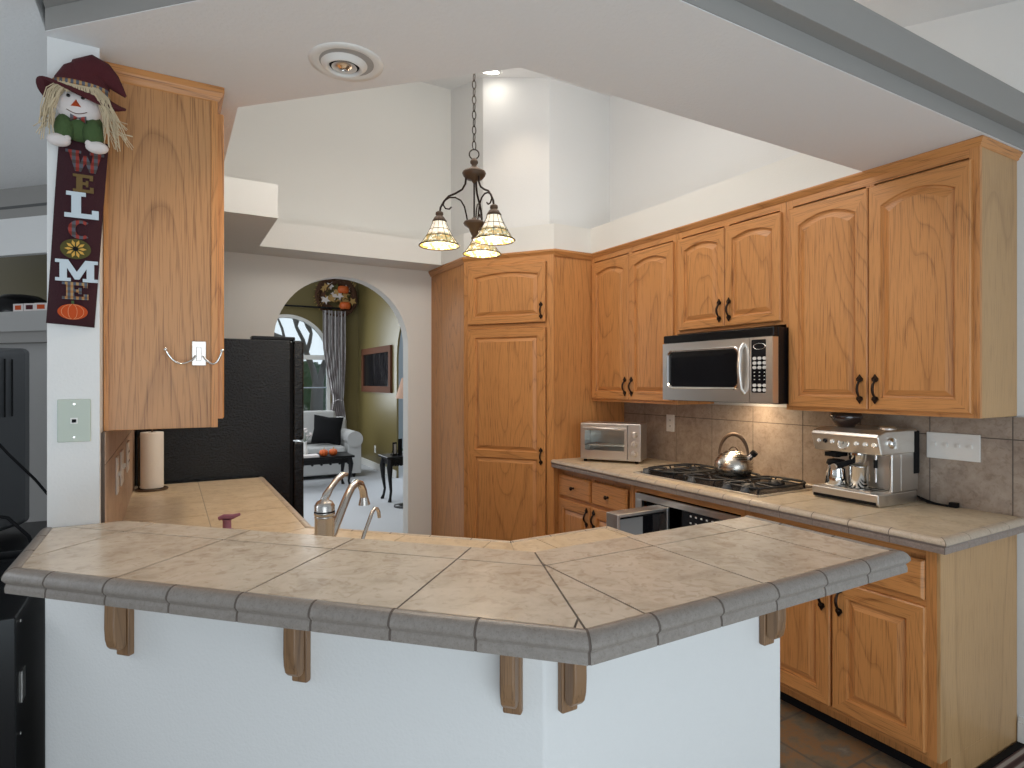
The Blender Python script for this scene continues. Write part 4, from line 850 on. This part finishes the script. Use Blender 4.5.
# ------------------------------------------------------------------ scarecrow banner
sw_ = thing('welcome_banner', 'maroon scarecrow WELCOME banner hanging on the white stub wall', 'banner', (-.215, 1.996, 2.10))
b = MB(); n = 14     # cloth banner, slightly tilted, hangs from z=.02 to -.495
def bx(v): return .0145-.031*v   # centre drifts left going down
rows = []
for i in range(n+1):
    v = i/n; z = .02-.51*v; hw = .055-.002*v
    rows.append([(bx(v)-hw, -.003-.004*math.sin(6*v), z+.004), (bx(v), -.009-.003*math.sin(6*v+1), z), (bx(v)+hw, -.004-.003*math.sin(5*v), z-.004)])
a = b.verts([p for r__ in rows for p in r__]); a2 = b.verts([(p[0], p[1]+.003, p[2]) for r__ in rows for p in r__])
for i in range(n):
    for j in range(2):
        b.face([a+i*3+j, a+(i+1)*3+j, a+(i+1)*3+j+1, a+i*3+j+1], 'plum', True); b.face([a2+i*3+j, a2+i*3+j+1, a2+(i+1)*3+j+1, a2+(i+1)*3+j], 'plum', True)
    b.face([a+i*3, a2+i*3, a2+(i+1)*3, a+(i+1)*3], 'plum'); b.face([a+i*3+2, a+(i+1)*3+2, a2+(i+1)*3+2, a2+i*3+2], 'plum')
b.face([a+n*3, a2+n*3, a2+n*3+1, a+n*3+1], 'plum'); b.face([a+n*3+1, a2+n*3+1, a2+n*3+2, a+n*3+2], 'plum')
bn = b.build('banner_cloth', sw_)
t = .2
LET = {
 'L': [[(0,0),(1,0),(1,.34),(.8,.34),(.8,.18),(.48,.18),(.48,.85),(.62,.85),(.62,1),(.05,1),(.05,.85),(.2,.85),(.2,.17),(0,.17)]],
 'E': [[(0,0),(1,0),(1,.32),(.82,.32),(.82,.17),(.46,.17),(.46,.42),(.62,.42),(.62,.33),(.74,.33),(.74,.68),(.62,.68),(.62,.58),(.46,.58),(.46,.83),(.80,.83),(.80,.70),(.97,.70),(.97,1),(0,1),(0,.85),(.16,.85),(.16,.16),(0,.16)]],
 'M': [[(0,0),(.36,0),(.36,.15),(.27,.15),(.27,.62),(.45,.1),(.56,.1),(.73,.62),(.73,.15),(.64,.15),(.64,0),(1,0),(1,.15),(.91,.15),(.91,.85),(1,.85),(1,1),(.70,1),(.5,.45),(.30,1),(0,1),(0,.85),(.1,.85),(.1,.15),(0,.15)]],
 'W': [[(0,1),(.40,1),(.40,.86),(.33,.86),(.38,.40),(.46,.78),(.56,.78),(.66,.40),(.70,.86),(.62,.86),(.62,1),(1,1),(1,.86),(.92,.86),(.78,0),(.62,0),(.51,.42),(.40,0),(.24,0),(.09,.86),(0,.86)]],
}
import math as _m
Cp = []
for i in range(13): a_ = _m.radians(50+260*i/12); Cp.append((.52+.50*_m.cos(a_), .5+.5*_m.sin(a_)))
Ci = []
for i in range(13): a_ = _m.radians(310-260*i/12); Ci.append((.56+.24*_m.cos(a_), .5+.33*_m.sin(a_)))
LET['C'] = [Cp+Ci]
def letter(chh, zc, w, h, k, v):
    b = MB(); cx_ = bx(v)+.006; y0 = -.0135
    for poly in LET[chh]:
        pts = [(cx_+(x-.5)*w, zc+(z-.5)*h) for x, z in poly]
        b.prism(pts, y0, y0+.0035, k, 'y')
    return b.build('letter', bn)
ZB = lambda v: .02-.51*v
for chh, v, w, h, k in (('W', .128, .086, .056, 'plaidred'), ('E', .245, .046, .048, 'brownfelt'), ('L', .362, .076, .070, 'lwhite'), ('C', .492, .055, .052, 'plaidred'), ('M', .712, .094, .058, 'lwhite'), ('E', .818, .058, .046, 'plaidtan')):
    letter(chh, ZB(v), w, h, k, v)
v = .597; b = MB(); cx_ = bx(v); b.prism([(cx_+.034*math.cos(2*PI*i/24), ZB(v)+.027*math.sin(2*PI*i/24)) for i in range(24)], -.0145, -.011, 'olivefelt', 'y'); sf = b.build('flower_patch', bn)
b = MB()
for i in range(10):
    a_ = 2*PI*i/10; d1, d2 = a_-.22, a_+.22; b.prism([(cx_+.006*math.cos(a_), ZB(v)+.006*math.sin(a_)), (cx_+.017*math.cos(d1), ZB(v)+.017*math.sin(d1)), (cx_+.0245*math.cos(a_), ZB(v)+.0245*math.sin(a_)), (cx_+.017*math.cos(d2), ZB(v)+.017*math.sin(d2))], -.016, -.0145, 'yellow', 'y')
b.prism([(cx_+.006*math.cos(2*PI*i/12), ZB(v)+.006*math.sin(2*PI*i/12)) for i in range(12)], -.0175, -.0145, 'blackm', 'y'); b.build('sunflower', sf)
v = .930; cx_ = bx(v)+.004; b = MB(); 
b.prism([(cx_+.033*math.cos(2*PI*i/28), ZB(v)+.021*math.sin(2*PI*i/28)) for i in range(28)], -.0155, -.012, 'ofelt', 'y')
for s_ in (.3, .75): 
    for s2 in (1, -1): b.tube([(cx_+s2*.033*s_*math.cos(t_), -.0157, ZB(v)+.020*math.sin(t_)) for t_ in [(-1.4+2.8*i/8) for i in range(9)]], .0006, 'stitch', 4)
b.box(cx_-.003, cx_+.003, -.015, -.012, ZB(v)+.020, ZB(v)+.030, 'green'); b.build('pumpkin_patch', bn)
# scarecrow figure
FT = Matrix.Translation((.008, .012, .128-.15*1.12)) @ Matrix.Diagonal((1.12, 1.12, 1.12, 1))
FT2 = Matrix.Translation((0, 0, -.034)) @ FT
HT = FT2 @ Matrix.Translation((0, 0, .262)) @ Matrix.Diagonal((1.02, 1, 1.22, 1)) @ Matrix.Translation((0, 0, -.262))
def FB(T=None):
    b = MB(); b.T = T or FT; return b
b = FB(FT2); b.ball((-.002, -.040, .150), .046, 'cloth', 24, (1, .62, .92)); hd2 = b.build('head', sw_)
b = FB(FT2)
for x_ in (-.018, .010): b.ball((x_-.002, -.0665, .162), .0042, 'black', 8)
b.build('eyes', hd2)
b = FB(FT2); b.tube([(-.006, -.066, .140), (-.006, -.074, .146), (-.006, -.078, .147)], [.0001, .001, .0001], 'orange', 6)
a = b.verts([(-.016, -.066, .139), (.006, -.066, .139), (-.005, -.066, .158), (-.006, -.080, .143)]); 
for f__ in ((0, 1, 3), (1, 2, 3), (2, 0, 3)): b.face([a+i for i in f__], 'ofelt')
b.build('nose', hd2)
b = FB(FT2); b.tube([(x_, -.0405-.0285*math.sqrt(max(0, 1-((x_+.002)/.046)**2-((z_-.150)/.0423)**2)), z_) for x_, z_ in [(-.024+.040*i/12, .131-.007*math.sin(PI*i/12)) for i in range(13)]], .0009, 'wood2', 5); b.build('mouth', hd2)
# hat
b = FB(HT); nb = 40; prof_h = []
def hatring(cx_, cz_, rx, ry, tilt, wav=0, y=-.036):
    o = []
    for j in range(nb):
        a_ = 2*PI*j/nb; o.append((cx_+rx*math.cos(a_), y+ry*math.sin(a_)*.8, cz_-.004+tilt*math.cos(a_)+wav*math.sin(2*a_+.6)+.004*max(0, -math.sin(a_))*(1 if wav else 0)))
    return o
rings = [hatring(.004, .186, .086, .060, -.009, .013), hatring(.004, .190, .087, .061, -.009, .013), hatring(.002, .200, .058, .044, -.004, .002), hatring(.002, .204, .056, .042, -.003), hatring(.004, .225, .053, .041, 0), hatring(.010, .247, .043, .036, -.002), hatring(.014, .256, .028, .026, -.004), hatring(.016, .262, .010, .010, 0), hatring(.016, .263, .001, .001, 0)]
bs = [b.verts(r__) for r__ in rings]
for i in range(len(rings)-1):
    for j in range(nb): b.face([bs[i]+j, bs[i]+(j+1)%nb, bs[i+1]+(j+1)%nb, bs[i+1]+j], 'maroon', True)
b.face([bs[0]+j for j in range(nb)][::-1], 'maroon'); b.tube([(.000, -.036, .212), (.012, -.036, .236), (.030, -.038, .248), (.048, -.040, .244), (.064, -.042, .232), (.078, -.044, .218), (.090, -.045, .206)], [.030, .036, .030, .023, .017, .010, .003], 'maroon', 18); ht = b.build('hat', sw_)
b = FB(HT); r1_, r2_ = hatring(.002, .203, .0575, .0435, -.003), hatring(.002, .216, .0555, .042, -.002); b1 = b.verts(r1_); b2 = b.verts(r2_)
for j in range(nb): b.face([b1+j, b1+(j+1)%nb, b2+(j+1)%nb, b2+j], 'plaidtan', True)
b.build('hat_band', ht)
# hair
b = FB(FT2)
for i in range(120):
    s_ = random.choice((-1, 1)); u = random.random()
    x0 = s_*(.022+.028*u); x1 = s_*(.046+.034*random.random()+(.020 if s_ > 0 and random.random() < .35 else 0)); z1 = .075+.06*random.random()-(.025 if random.random() < .25 else 0)
    y0 = -.050-.018*random.random(); b.tube([(x0*.8, y0, .192), (x0+s_*.010, y0-.012, .160+.01*random.random()), ((x0+x1)/2+s_*.008, y0-.010, .125), (x1, y0-.004+.015*random.random(), z1)], .0011, 'straw', 4)
for i in range(60):
    x0 = -.036+.072*i/59; b.tube([(x0, -.066, .190), (x0*1.05, -.078, .186), (x0*1.1+random.uniform(-.003, .003), -.077+.2*abs(x0), .172-random.random()*.006)], .0011, 'straw', 4)
for i in range(16):
    s_ = random.choice((-1, 1, 1)); x0 = s_*.045; x1 = s_*(.07+.04*random.random()); b.tube([(x0, -.055, .12), (x1*.8, -.062, .095), (x1, -.06, .055+.04*random.random())], .0009, 'straw', 4)
b.build('straw_hair', sw_)
b = FB(); b.ball((0, -.030, .078), .046, 'green', 20, (1.05, .55, .85)); b.ball((-.030, -.042, .062), .026, 'green', 16, (.8, .9, 1.25)); b.ball((.026, -.042, .060), .027, 'green', 16, (.85, .9, 1.25)); sh2 = b.build('shirt', sw_)
b = FB(); 
for pts_ in ([(-.002, .085), (-.017, .092), (-.017, .076)], [(-.002, .085), (.014, .091), (.013, .075)]): b.prism(pts_, -.062, -.057, 'plaidred', 'y')
b.build('bow', sh2)
for x_, z_, zz in ((-.040, .030, 0), (.034, .026, 0)):
    b = FB(); b.ball((x_, -.048, z_), .019, 'cloth', 16, (1.25, .8, .78)); b.ball((x_+(.016 if x_ < 0 else -.016), -.052, z_+.006), .008, 'cloth', 10); b.build('mitten', sw_)
# ------------------------------------------------------------------ rug
b = MB(); b.box(2.45, 2.95, .25, 1.045, .0, .012, 'rug'); rg = tag(b.build('striped_rug', bevel=.003), 'dark striped rug with black border on floor by the right wall', 'rug')
b = MB(); b.box(2.43, 2.952, 1.045, 1.068, .0, .014, 'blackm'); b.box(2.43, 2.45, .25, 1.045, 0, .014, 'blackm'); b.build('rug_border', rg)
# ------------------------------------------------------------------ west room furniture
b = MB(); b.box(-.85, -.336, 1.93, 2.58, 0, .863, 'black'); cb = tag(b.build('media_cabinet', bevel=.004), 'tall black cabinet standing left of the bar end', 'cabinet')
b = MB(); b.box(-.335, -.333, 1.99, 2.03, .62, .70, 'steel'); b.build('name_plate', cb)
b = MB()
for z in (.84, .55, .2): b.T = Matrix.Translation((-.334, 1.97, z)) @ Matrix.Rotation(PI/2, 4, 'Y'); b.lathe([(.004, 0), (.003, .002)], 'steel', 8)
b.build('screws', cb)
st = thing('television_stand', 'low black stand under the television in the left room', 'stand', (-.85, 2.62, 0))
b = MB(); b.box(-.4, .43, .0, .50, .84, .88, 'blackw'); b.build('top', st, .003)
for x_ in (-.38, .36):
    for y_ in (.02, .43): b = MB(); b.box(x_, x_+.05, y_, y_+.05, 0, .84, 'blackw'); b.build('leg', st)
b = MB(); b.box(-.38, .41, .04, .46, .35, .38, 'blackw'); b.build('shelf', st)
tv = thing('television', 'bulky dark grey television seen from behind, with vertical vent slots', 'television', (-.91, 2.62, .88))
b = MB(); sec = [(0, .22, .10, .30, .64), (.12, .30, .05, .20, .67), (.26, .40, .03, .10, .695), (.31, .43, .02, .02, .71)]
fr1 = lambda y, hx, z0, z1: [(-hx, y, z0), (hx, y, z0), (hx, y, z1), (-hx, y, z1)]
rs = [fr1(0, .27, .06, .60), fr1(.10, .38, .04, .68), fr1(.30, .43, .03, .705), fr1(.40, .43, .02, .71)]
bs = [b.verts(r__) for r__ in rs]
for i in range(3):
    for j in range(4): b.face([bs[i]+j, bs[i]+(j+1)%4, bs[i+1]+(j+1)%4, bs[i+1]+j], 'tvgrey')
b.face([bs[0]+3, bs[0]+2, bs[0]+1, bs[0]], 'tvgrey'); b.face([bs[3]+j for j in range(4)], 'tvgrey'); b.build('rear_housing', tv, .02, 3)
b = MB()
for i in range(4): b.box(.08+i*.05, .092+i*.05, -.004, .004, .34, .56, 'blackm')
for i in range(3): b.tube([(.385+i*.012, .10+i*.05, .45-i*.0), (.385+i*.012, .10+i*.05, .66)], .003, 'blackm', 6)
b.build('vent_slots', tv)
b = MB(); b.box(-.05, .25, -.07, .02, .02, .30, 'blackm'); b.build('connector_box', tv, .004)
b = MB(); b.box(-.3, .3, .1, .38, .0, .03, 'blackm'); b.build('foot', tv, .004)
b = MB(); b.tube([(-.52, 2.545, 1.30), (-.46, 2.53, 1.22), (-.40, 2.60, 1.12), (-.36, 2.62, 1.05), (-.345, 2.64, .97), (-.36, 2.60, .885)], .005, 'blackm', 6); tag(b.build('cable'), 'black cable hanging behind the television', 'cable', 'television cables')
b = MB(); b.tube([(-.56, 2.546, 1.00), (-.50, 2.49, 1.03), (-.45, 2.47, 1.02), (-.40, 2.49, .95), (-.38, 2.50, .868)], .006, 'blackm', 6); tag(b.build('cable'), 'thick black cable looping onto the black cabinet top', 'cable', 'television cables')
# things on the high ledge
def onledge(x, y, z=1.81): v_ = Tw @ Vector((x, y, z)); return v_
v_ = onledge(-.58, .165); b = MB(); b.lathe([(.15, 0), (.155, .015), (.145, .05), (.12, .085), (.08, .11), (.02, .118)], 'black', 32); o = b.build('domed_lid', loc=v_); tag(o, 'shiny black dome resting on the high grey ledge at left', 'dome')
v_ = onledge(-.84, .46); o = thing('wooden_box', 'small dark open box standing behind the black dome on ledge', 'box', v_, -PI/4)
b = MB(); b.box(-.13, .13, -.02, .14, 0, .05, 'wood2'); b.build('body', o, .003); b = MB(); b.T = Matrix.Translation((0, .13, .05)) @ Matrix.Rotation(-.25, 4, 'X'); framed(b, -.13, .13, 0, .12, -.112, .112, .016, .104, .002, -.008, .004, 'wood2'); b.box(-.115, .115, -.002, .0, .012, .108, 'plum'); b.build('lid', o)
for i in range(3):
    v_ = onledge(-.35+.075*i, -.012); b = MB(); b.box(-.033, .033, -.004, .004, 0, .038, 'cloth'); b.box(-.020, .020, -.005, -.004, .008, .030, 'ofelt' if i != 1 else 'maroon')
    o = b.build('holiday_card', loc=v_); o.rotation_euler = (0, 0, -PI/4+.1*i); tag(o, ['small white card with red print, left one on ledge front', 'middle small card with dark red print on ledge front', 'small white card with red print, right one beside stub wall'][i], 'card', 'small cards on the ledge')
# ------------------------------------------------------------------ living room
sf_ = thing('sofa', 'light grey rolled-arm sofa under the arched window', 'sofa', (1.55, 9.05, 0))
b = MB(); b.box(-1.0, .98, .05, .95, .06, .30, 'sofa'); b.build('base', sf_, .02)
for x0 in (-.78, -.0): b = MB(); b.box(x0, x0+.76, .0, .68, .30, .48, 'sofa'); b.build('seat_cushion', sf_, .04, 3)
b = MB(); b.box(-.98, .96, .70, .95, .3, .88, 'sofa'); b.build('backrest', sf_, .06, 4)
for x0 in (-.78, -.0): b = MB(); b.T = Matrix.Translation((0, .72, .48)) @ Matrix.Rotation(-.18, 4, 'X'); b.box(x0, x0+.76, -.2, .0, 0, .50, 'sofa'); b.build('back_cushion', sf_, .06, 4)
for x0 in (-1.0, .80):
    b = MB(); b.box(x0, x0+.20, .02, .92, .06, .56, 'sofa'); b.tube([(x0+.10, .0, .58), (x0+.10, .94, .58)], .12, 'sofa', 24); b.build('arm', sf_, .01)
for x0 in (-.95, .90):
    for y0 in (.08, .88): b = MB(); b.lathe([(.02, 0), (.03, .06)], 'blackw', 12, (x0, y0, 0)); b.build('foot', sf_)
b = MB(); N_ = 10; h_ = .22
g1 = [[(-h_+2*h_*i/N_, -.075*(1-(2*i/N_-1)**2)**.5*(1-(2*j/N_-1)**2)**.5, -h_+2*h_*j/N_) for i in range(N_+1)] for j in range(N_+1)]
def pin(x, z): return 1-.10*(1-abs(x)/h_)*abs(z/h_)-.10*(1-abs(z)/h_)*abs(x/h_)
for s_ in (1, -1):
    a = b.verts([(p[0]*pin(p[0], p[2]), p[1]*s_, p[2]*pin(p[0], p[2])) for r__ in g1 for p in r__])
    for j in range(N_):
        for i in range(N_):
            q_ = [a+j*(N_+1)+i, a+j*(N_+1)+i+1, a+(j+1)*(N_+1)+i+1, a+(j+1)*(N_+1)+i]; b.face(q_ if s_ > 0 else q_[::-1], 'blackm', True)
o = b.build('throw_pillow', loc=(2.10, 9.33, .715)); o.rotation_euler = (-.25, .12, -.2); tag(o, 'square black pillow on the grey sofa beside its right arm', 'pillow')
def cab_leg(b, x, y, h, sx, sy, k='blackw'):
    b.tube([(x, y, h), (x+sx*.015, y+sy*.015, h*.82), (x+sx*.01, y+sy*.01, h*.55), (x-sx*.008, y-sy*.008, h*.25), (x+sx*.004, y+sy*.004, .05), (x+sx*.018, y+sy*.018, .0)], [.035, .036, .024, .016, .016, .024], k, 12)
def ltable(name, label, x0, x1, y0, y1, h, cat='table'):
    t_ = thing(name, label, cat, ((x0+x1)/2, (y0+y1)/2, 0)); hx, hy = (x1-x0)/2, (y1-y0)/2
    b = MB(); b.box(-hx, hx, -hy, hy, h-.03, h, 'blackw'); b.build('table_top', t_, .01, 3)
    b = MB(); b.box(-hx+.04, hx-.04, -hy+.04, hy-.04, h-.10, h-.03, 'blackw')
    for i in range(8): b.ball((-hx+.08+(2*hx-.16)*i/7, -hy+.04, h-.10), .02, 'blackw', 8)
    b.build('apron', t_)
    for sx in (-1, 1):
        for sy in (-1, 1): b = MB(); cab_leg(b, sx*(hx-.06), sy*(hy-.06), h-.04, sx, sy); b.build('leg', t_)
    return t_
ltable('coffee_table', 'black carved coffee table with curved legs in front of sofa', 1.2, 2.19, 8.1, 8.62, .455)
ltable('side_table', 'small black side table with curved legs near the archway right edge', 2.26, 2.66, 6.93, 7.30, .55)
for i, (x, y) in enumerate(((1.80, 8.22), (1.93, 8.24))):
    b = MB()
    for k_ in range(8): a_ = 2*PI*k_/8; b.ball((.026*math.cos(a_), .026*math.sin(a_), .045), .033, 'orange', 10, (1, 1, 1.3))
    o = tag(b.build('pumpkin', loc=(x, y, .455)), ['small orange pumpkin on the coffee table, left of two', 'small orange pumpkin on the coffee table, right of two'][i], 'pumpkin', 'pumpkins on the coffee table')
    b = MB(); b.tube([(0, 0, .08), (.003, 0, .10), (.012, 0, .115)], [.009, .006, .005], 'hay', 8); b.build('stem', o)
b = MB(); b.box(-.14, .10, -.09, .09, 0, .03, 'cloth'); tag(b.build('book', loc=(1.62, 8.20, .455), bevel=.003), 'white book lying on the coffee table left of pumpkins', 'book')
fv = thing('flower_vase', 'slim vase of pale flowers on coffee table beside refrigerator edge', 'vase', (1.585, 8.36, .455))
b = MB(); b.lathe([(.035, 0), (.045, .05), (.03, .12), (.022, .17), (.028, .19)], 'plastic', 20); b.build('vase', fv)
b = MB()
for i in range(9): a_ = 2.4*i; x_, y_, z_ = .06*math.cos(a_)*(i % 3+1)/2.2, .05*math.sin(a_), .27+.03*(i % 4); b.tube([(0, 0, .18), (x_*.6, y_*.6, .24), (x_, y_, z_)], .002, 'green', 4); b.ball((x_, y_, z_), .022, 'cloth', 8, (1, 1, .7))
b.build('flowers', fv)
for i, (x, h_) in enumerate(((2.40, .16), (2.47, .20), (2.58, .24))):
    b = MB(); b.box(-.03, .03, -.008, .008, 0, h_, 'blackm'); b.box(-.02, .02, -.0095, -.008, .02, h_-.02, 'cloth' if i == 0 else 'blackm')
    b.box(-.008, .008, .0, .06, 0, .01, 'blackm'); b.tube([(0, .006, h_*.7), (0, .058, .006)], .003, 'blackm', 6)
    o = b.build('picture_stand', loc=(x, 7.08, .55)); o.rotation_euler = (0, 0, .5); tag(o, ['pale small framed picture on the black side table', 'middle black framed picture on the side table', 'tallest black frame on the side table by archway'][i], 'picture frame', 'frames on the side table')
fl = thing('floor_lamp', 'floor lamp with pinkish shade partly behind the archway edge', 'lamp', (2.40, 6.67, 0))
b = MB(); b.lathe([(.14, 0), (.14, .015), (.05, .03), (.012, .04)], 'blackw', 28); b.build('base', fl); b = MB(); b.tube([(0, 0, .03), (0, 0, 1.3)], .010, 'blackw', 10); b.build('pole', fl)
b = MB(); b.lathe([(.12, 1.26), (.05, 1.50), (.048, 1.50), (.118, 1.26)], 'lampshade', 28, close=False); b.build('lamp_shade', fl)
# framed picture on the east living wall
pf = thing('framed_mirror', 'wood framed dark picture glass hanging on the olive side wall', 'picture', (WX-.001, 10.45, 1.28), -PI/2)
b = MB(); framed(b, 0, 1.58, 0, .74, .10, 1.48, .10, .64, .002, -.035, 0, 'wood2'); b.build('frame', pf); b = MB(); b.box(.09, 1.49, -.012, -.006, .09, .65, 'blackglass'); b.build('glass', pf)
plate('wall_outlet', 'small white outlet low on the olive living room wall', 'outlet', (WX, 9.75, .33), -PI/2, .075, .12, [('o', 0)])
# curtain and rod
b = MB(); n = 60; m_ = 26; cols = []
def cw(z):   # half width by height (tied at z=1.1)
    t_ = abs(z-1.15); return .085+.11*min(1, (t_/.9))**.7
for j in range(m_+1):
    z = .55+2.15*j/m_; hw = cw(z); cx_ = 2.55+.0*(z-1.1)
    cx_ = 2.52+(.06 if z < 1.2 else .06*(1-min(1, (z-1.2)/.9)))
    cols.append([(cx_-hw+2*hw*i/n, 10.66+.030*math.sin(i/n*2*PI*7+.3*math.sin(z*2)), z) for i in range(n+1)])
a = b.verts([p for r__ in cols for p in r__])
for j in range(m_):
    for i in range(n): b.face([a+j*(n+1)+i, a+j*(n+1)+i+1, a+(j+1)*(n+1)+i+1, a+(j+1)*(n+1)+i], 'curtain', True)
o = b.build('window_curtain'); sd = o.modifiers.new('thick', 'SOLIDIFY'); sd.thickness = .006; tag(o, 'grey striped curtain gathered at the right of the arched window', 'curtain')
b = MB(); b.tube([(2.58-.085, 10.66, 1.10), (2.58, 10.60, 1.14), (2.58+.085, 10.66, 1.12)], .012, 'curtain', 8); b.tube([(2.665, 10.66, 1.12), (2.70, 10.78, 1.18)], .008, 'curtain', 8); b.build('tieback', o)
cr_ = thing('curtain_rod', 'thin black curtain rod above the arched window', 'curtain rod', (1.7, 10.66, 2.745))
b = MB(); b.tube([(-1.1, 0, 0), (1.02, 0, 0)], .016, 'blackw', 10); b.build('rod', cr_)
for x_ in (-.9, .95): b = MB(); b.tube([(x_, 0, 0), (x_, .14, 0)], .010, 'blackw', 8); b.build('bracket', cr_)
# wreath
wr = thing('autumn_wreath', 'round vine wreath with orange pumpkins hanging above the curtain', 'wreath', (2.57, 10.74, 2.96))
b = MB()
for k_ in range(34):
    ph = random.random()*6.28; pts = []
    for i in range(40):
        a_ = 2*PI*i/40; rr = .29+.075*math.sin(2*a_+ph)+random.uniform(-.01, .01); pts.append((rr*math.cos(a_), -.03+.04*math.sin(3*a_+ph*1.7), rr*math.sin(a_)))
    b.tube(pts, .009, 'twig', 5, closed=True)
for k_ in range(14): a_ = random.random()*6.28; b.tube([(.30*math.cos(a_), -.04, .30*math.sin(a_)), (.41*math.cos(a_+.15), -.06, .41*math.sin(a_+.15))], .006, 'hay', 4)
b.build('vine_ring', wr)
for x_, z_ in ((.10, .12), (.13, -.16)):
    b = MB()
    for k_ in range(7): a_ = PI*k_/6; b.ball((x_+.055*math.cos(a_), -.10-.03*math.sin(a_), z_), .058, 'orange', 12, (.8, 1, 1.15))
    b.build('pumpkin', wr)
b = MB()
for k_ in range(40):
    a_ = random.random()*6.28; rr = random.uniform(.0, .28); x_, z_ = rr*math.cos(a_), rr*math.sin(a_); s_ = .08; t_ = random.random()*6.28
    b.prism([(x_+s_*math.cos(t_+u_)*(1 if i % 2 else .45), z_+s_*math.sin(t_+u_)*(1 if i % 2 else .45)) for i, u_ in enumerate([2*PI*i/10 for i in range(10)])], -.045-.001*k_, -.042-.001*k_, ['hay', 'olivefelt', 'hay', 'cloth'][k_ % 4], 'y')
b.build('leaves', wr)
# outdoors
tr = thing('bare_tree', 'bare forked tree outside the arched window', 'tree', (2.95, 14.2, 0))
b = MB()
def branch(p, d, L, r__, dep):
    q_ = p+d*L; mid = p+d*L*.5+Vector((random.uniform(-1, 1), random.uniform(-1, 1), random.uniform(-.4, .6)))*L*.07
    b.tube([p, mid, q_], [r__, r__*.88, r__*.72], 'bark', 7 if dep > 2 else 5)
    if dep == 0: return
    for k_ in range(3 if dep > 2 else 2+(dep % 2)):
        nd = (d+Vector((random.uniform(-.9, .9), random.uniform(-.5, .5), random.uniform(-.3, .5)))).normalized(); branch(q_, nd, L*random.uniform(.6, .82), r__*.62, dep-1)
b.tube([(0, 0, 0), (0, 0, .9), (.03, 0, 1.4)], [.17, .14, .13], 'bark', 12)
branch(Vector((.0, 0, 1.35)), Vector((-.30, 0, 1)).normalized(), .8, .085, 5); branch(Vector((.05, 0, 1.35)), Vector((.28, .1, 1)).normalized(), .85, .09, 5)
b.build('trunk', tr)
for i, (x, y, s_) in enumerate(((1.2, 19, 1.0), (3.9, 19.4, 1.15), (6.6, 19, 1.05))):
    b = MB(); b.lathe([(s_*.75, 0), (s_*.95, .5), (s_*.85, 1.1), (s_*.55, 1.6), (s_*.2, 1.95), (.05, 2.05)], 'leaf', 14); o = b.build('evergreen', loc=(x, y, 0)); dm = o.modifiers.new('s', 'SUBSURF'); dm.levels = 2; dm.render_levels = 3
    tx = bpy.data.textures.new('leafy', 'CLOUDS'); tx.noise_scale = .22; ds = o.modifiers.new('d', 'DISPLACE'); ds.texture = tx; ds.strength = .5
    tag(o, ['dark evergreen shrub outside window, leftmost', 'dark evergreen shrub directly behind the bare tree', 'dark evergreen shrub outside window, rightmost'][i], 'shrub', 'evergreens outside')
sbox('ground_outside', (-6, 10, 12.0, 24, -.3, -.05), 'leaf')
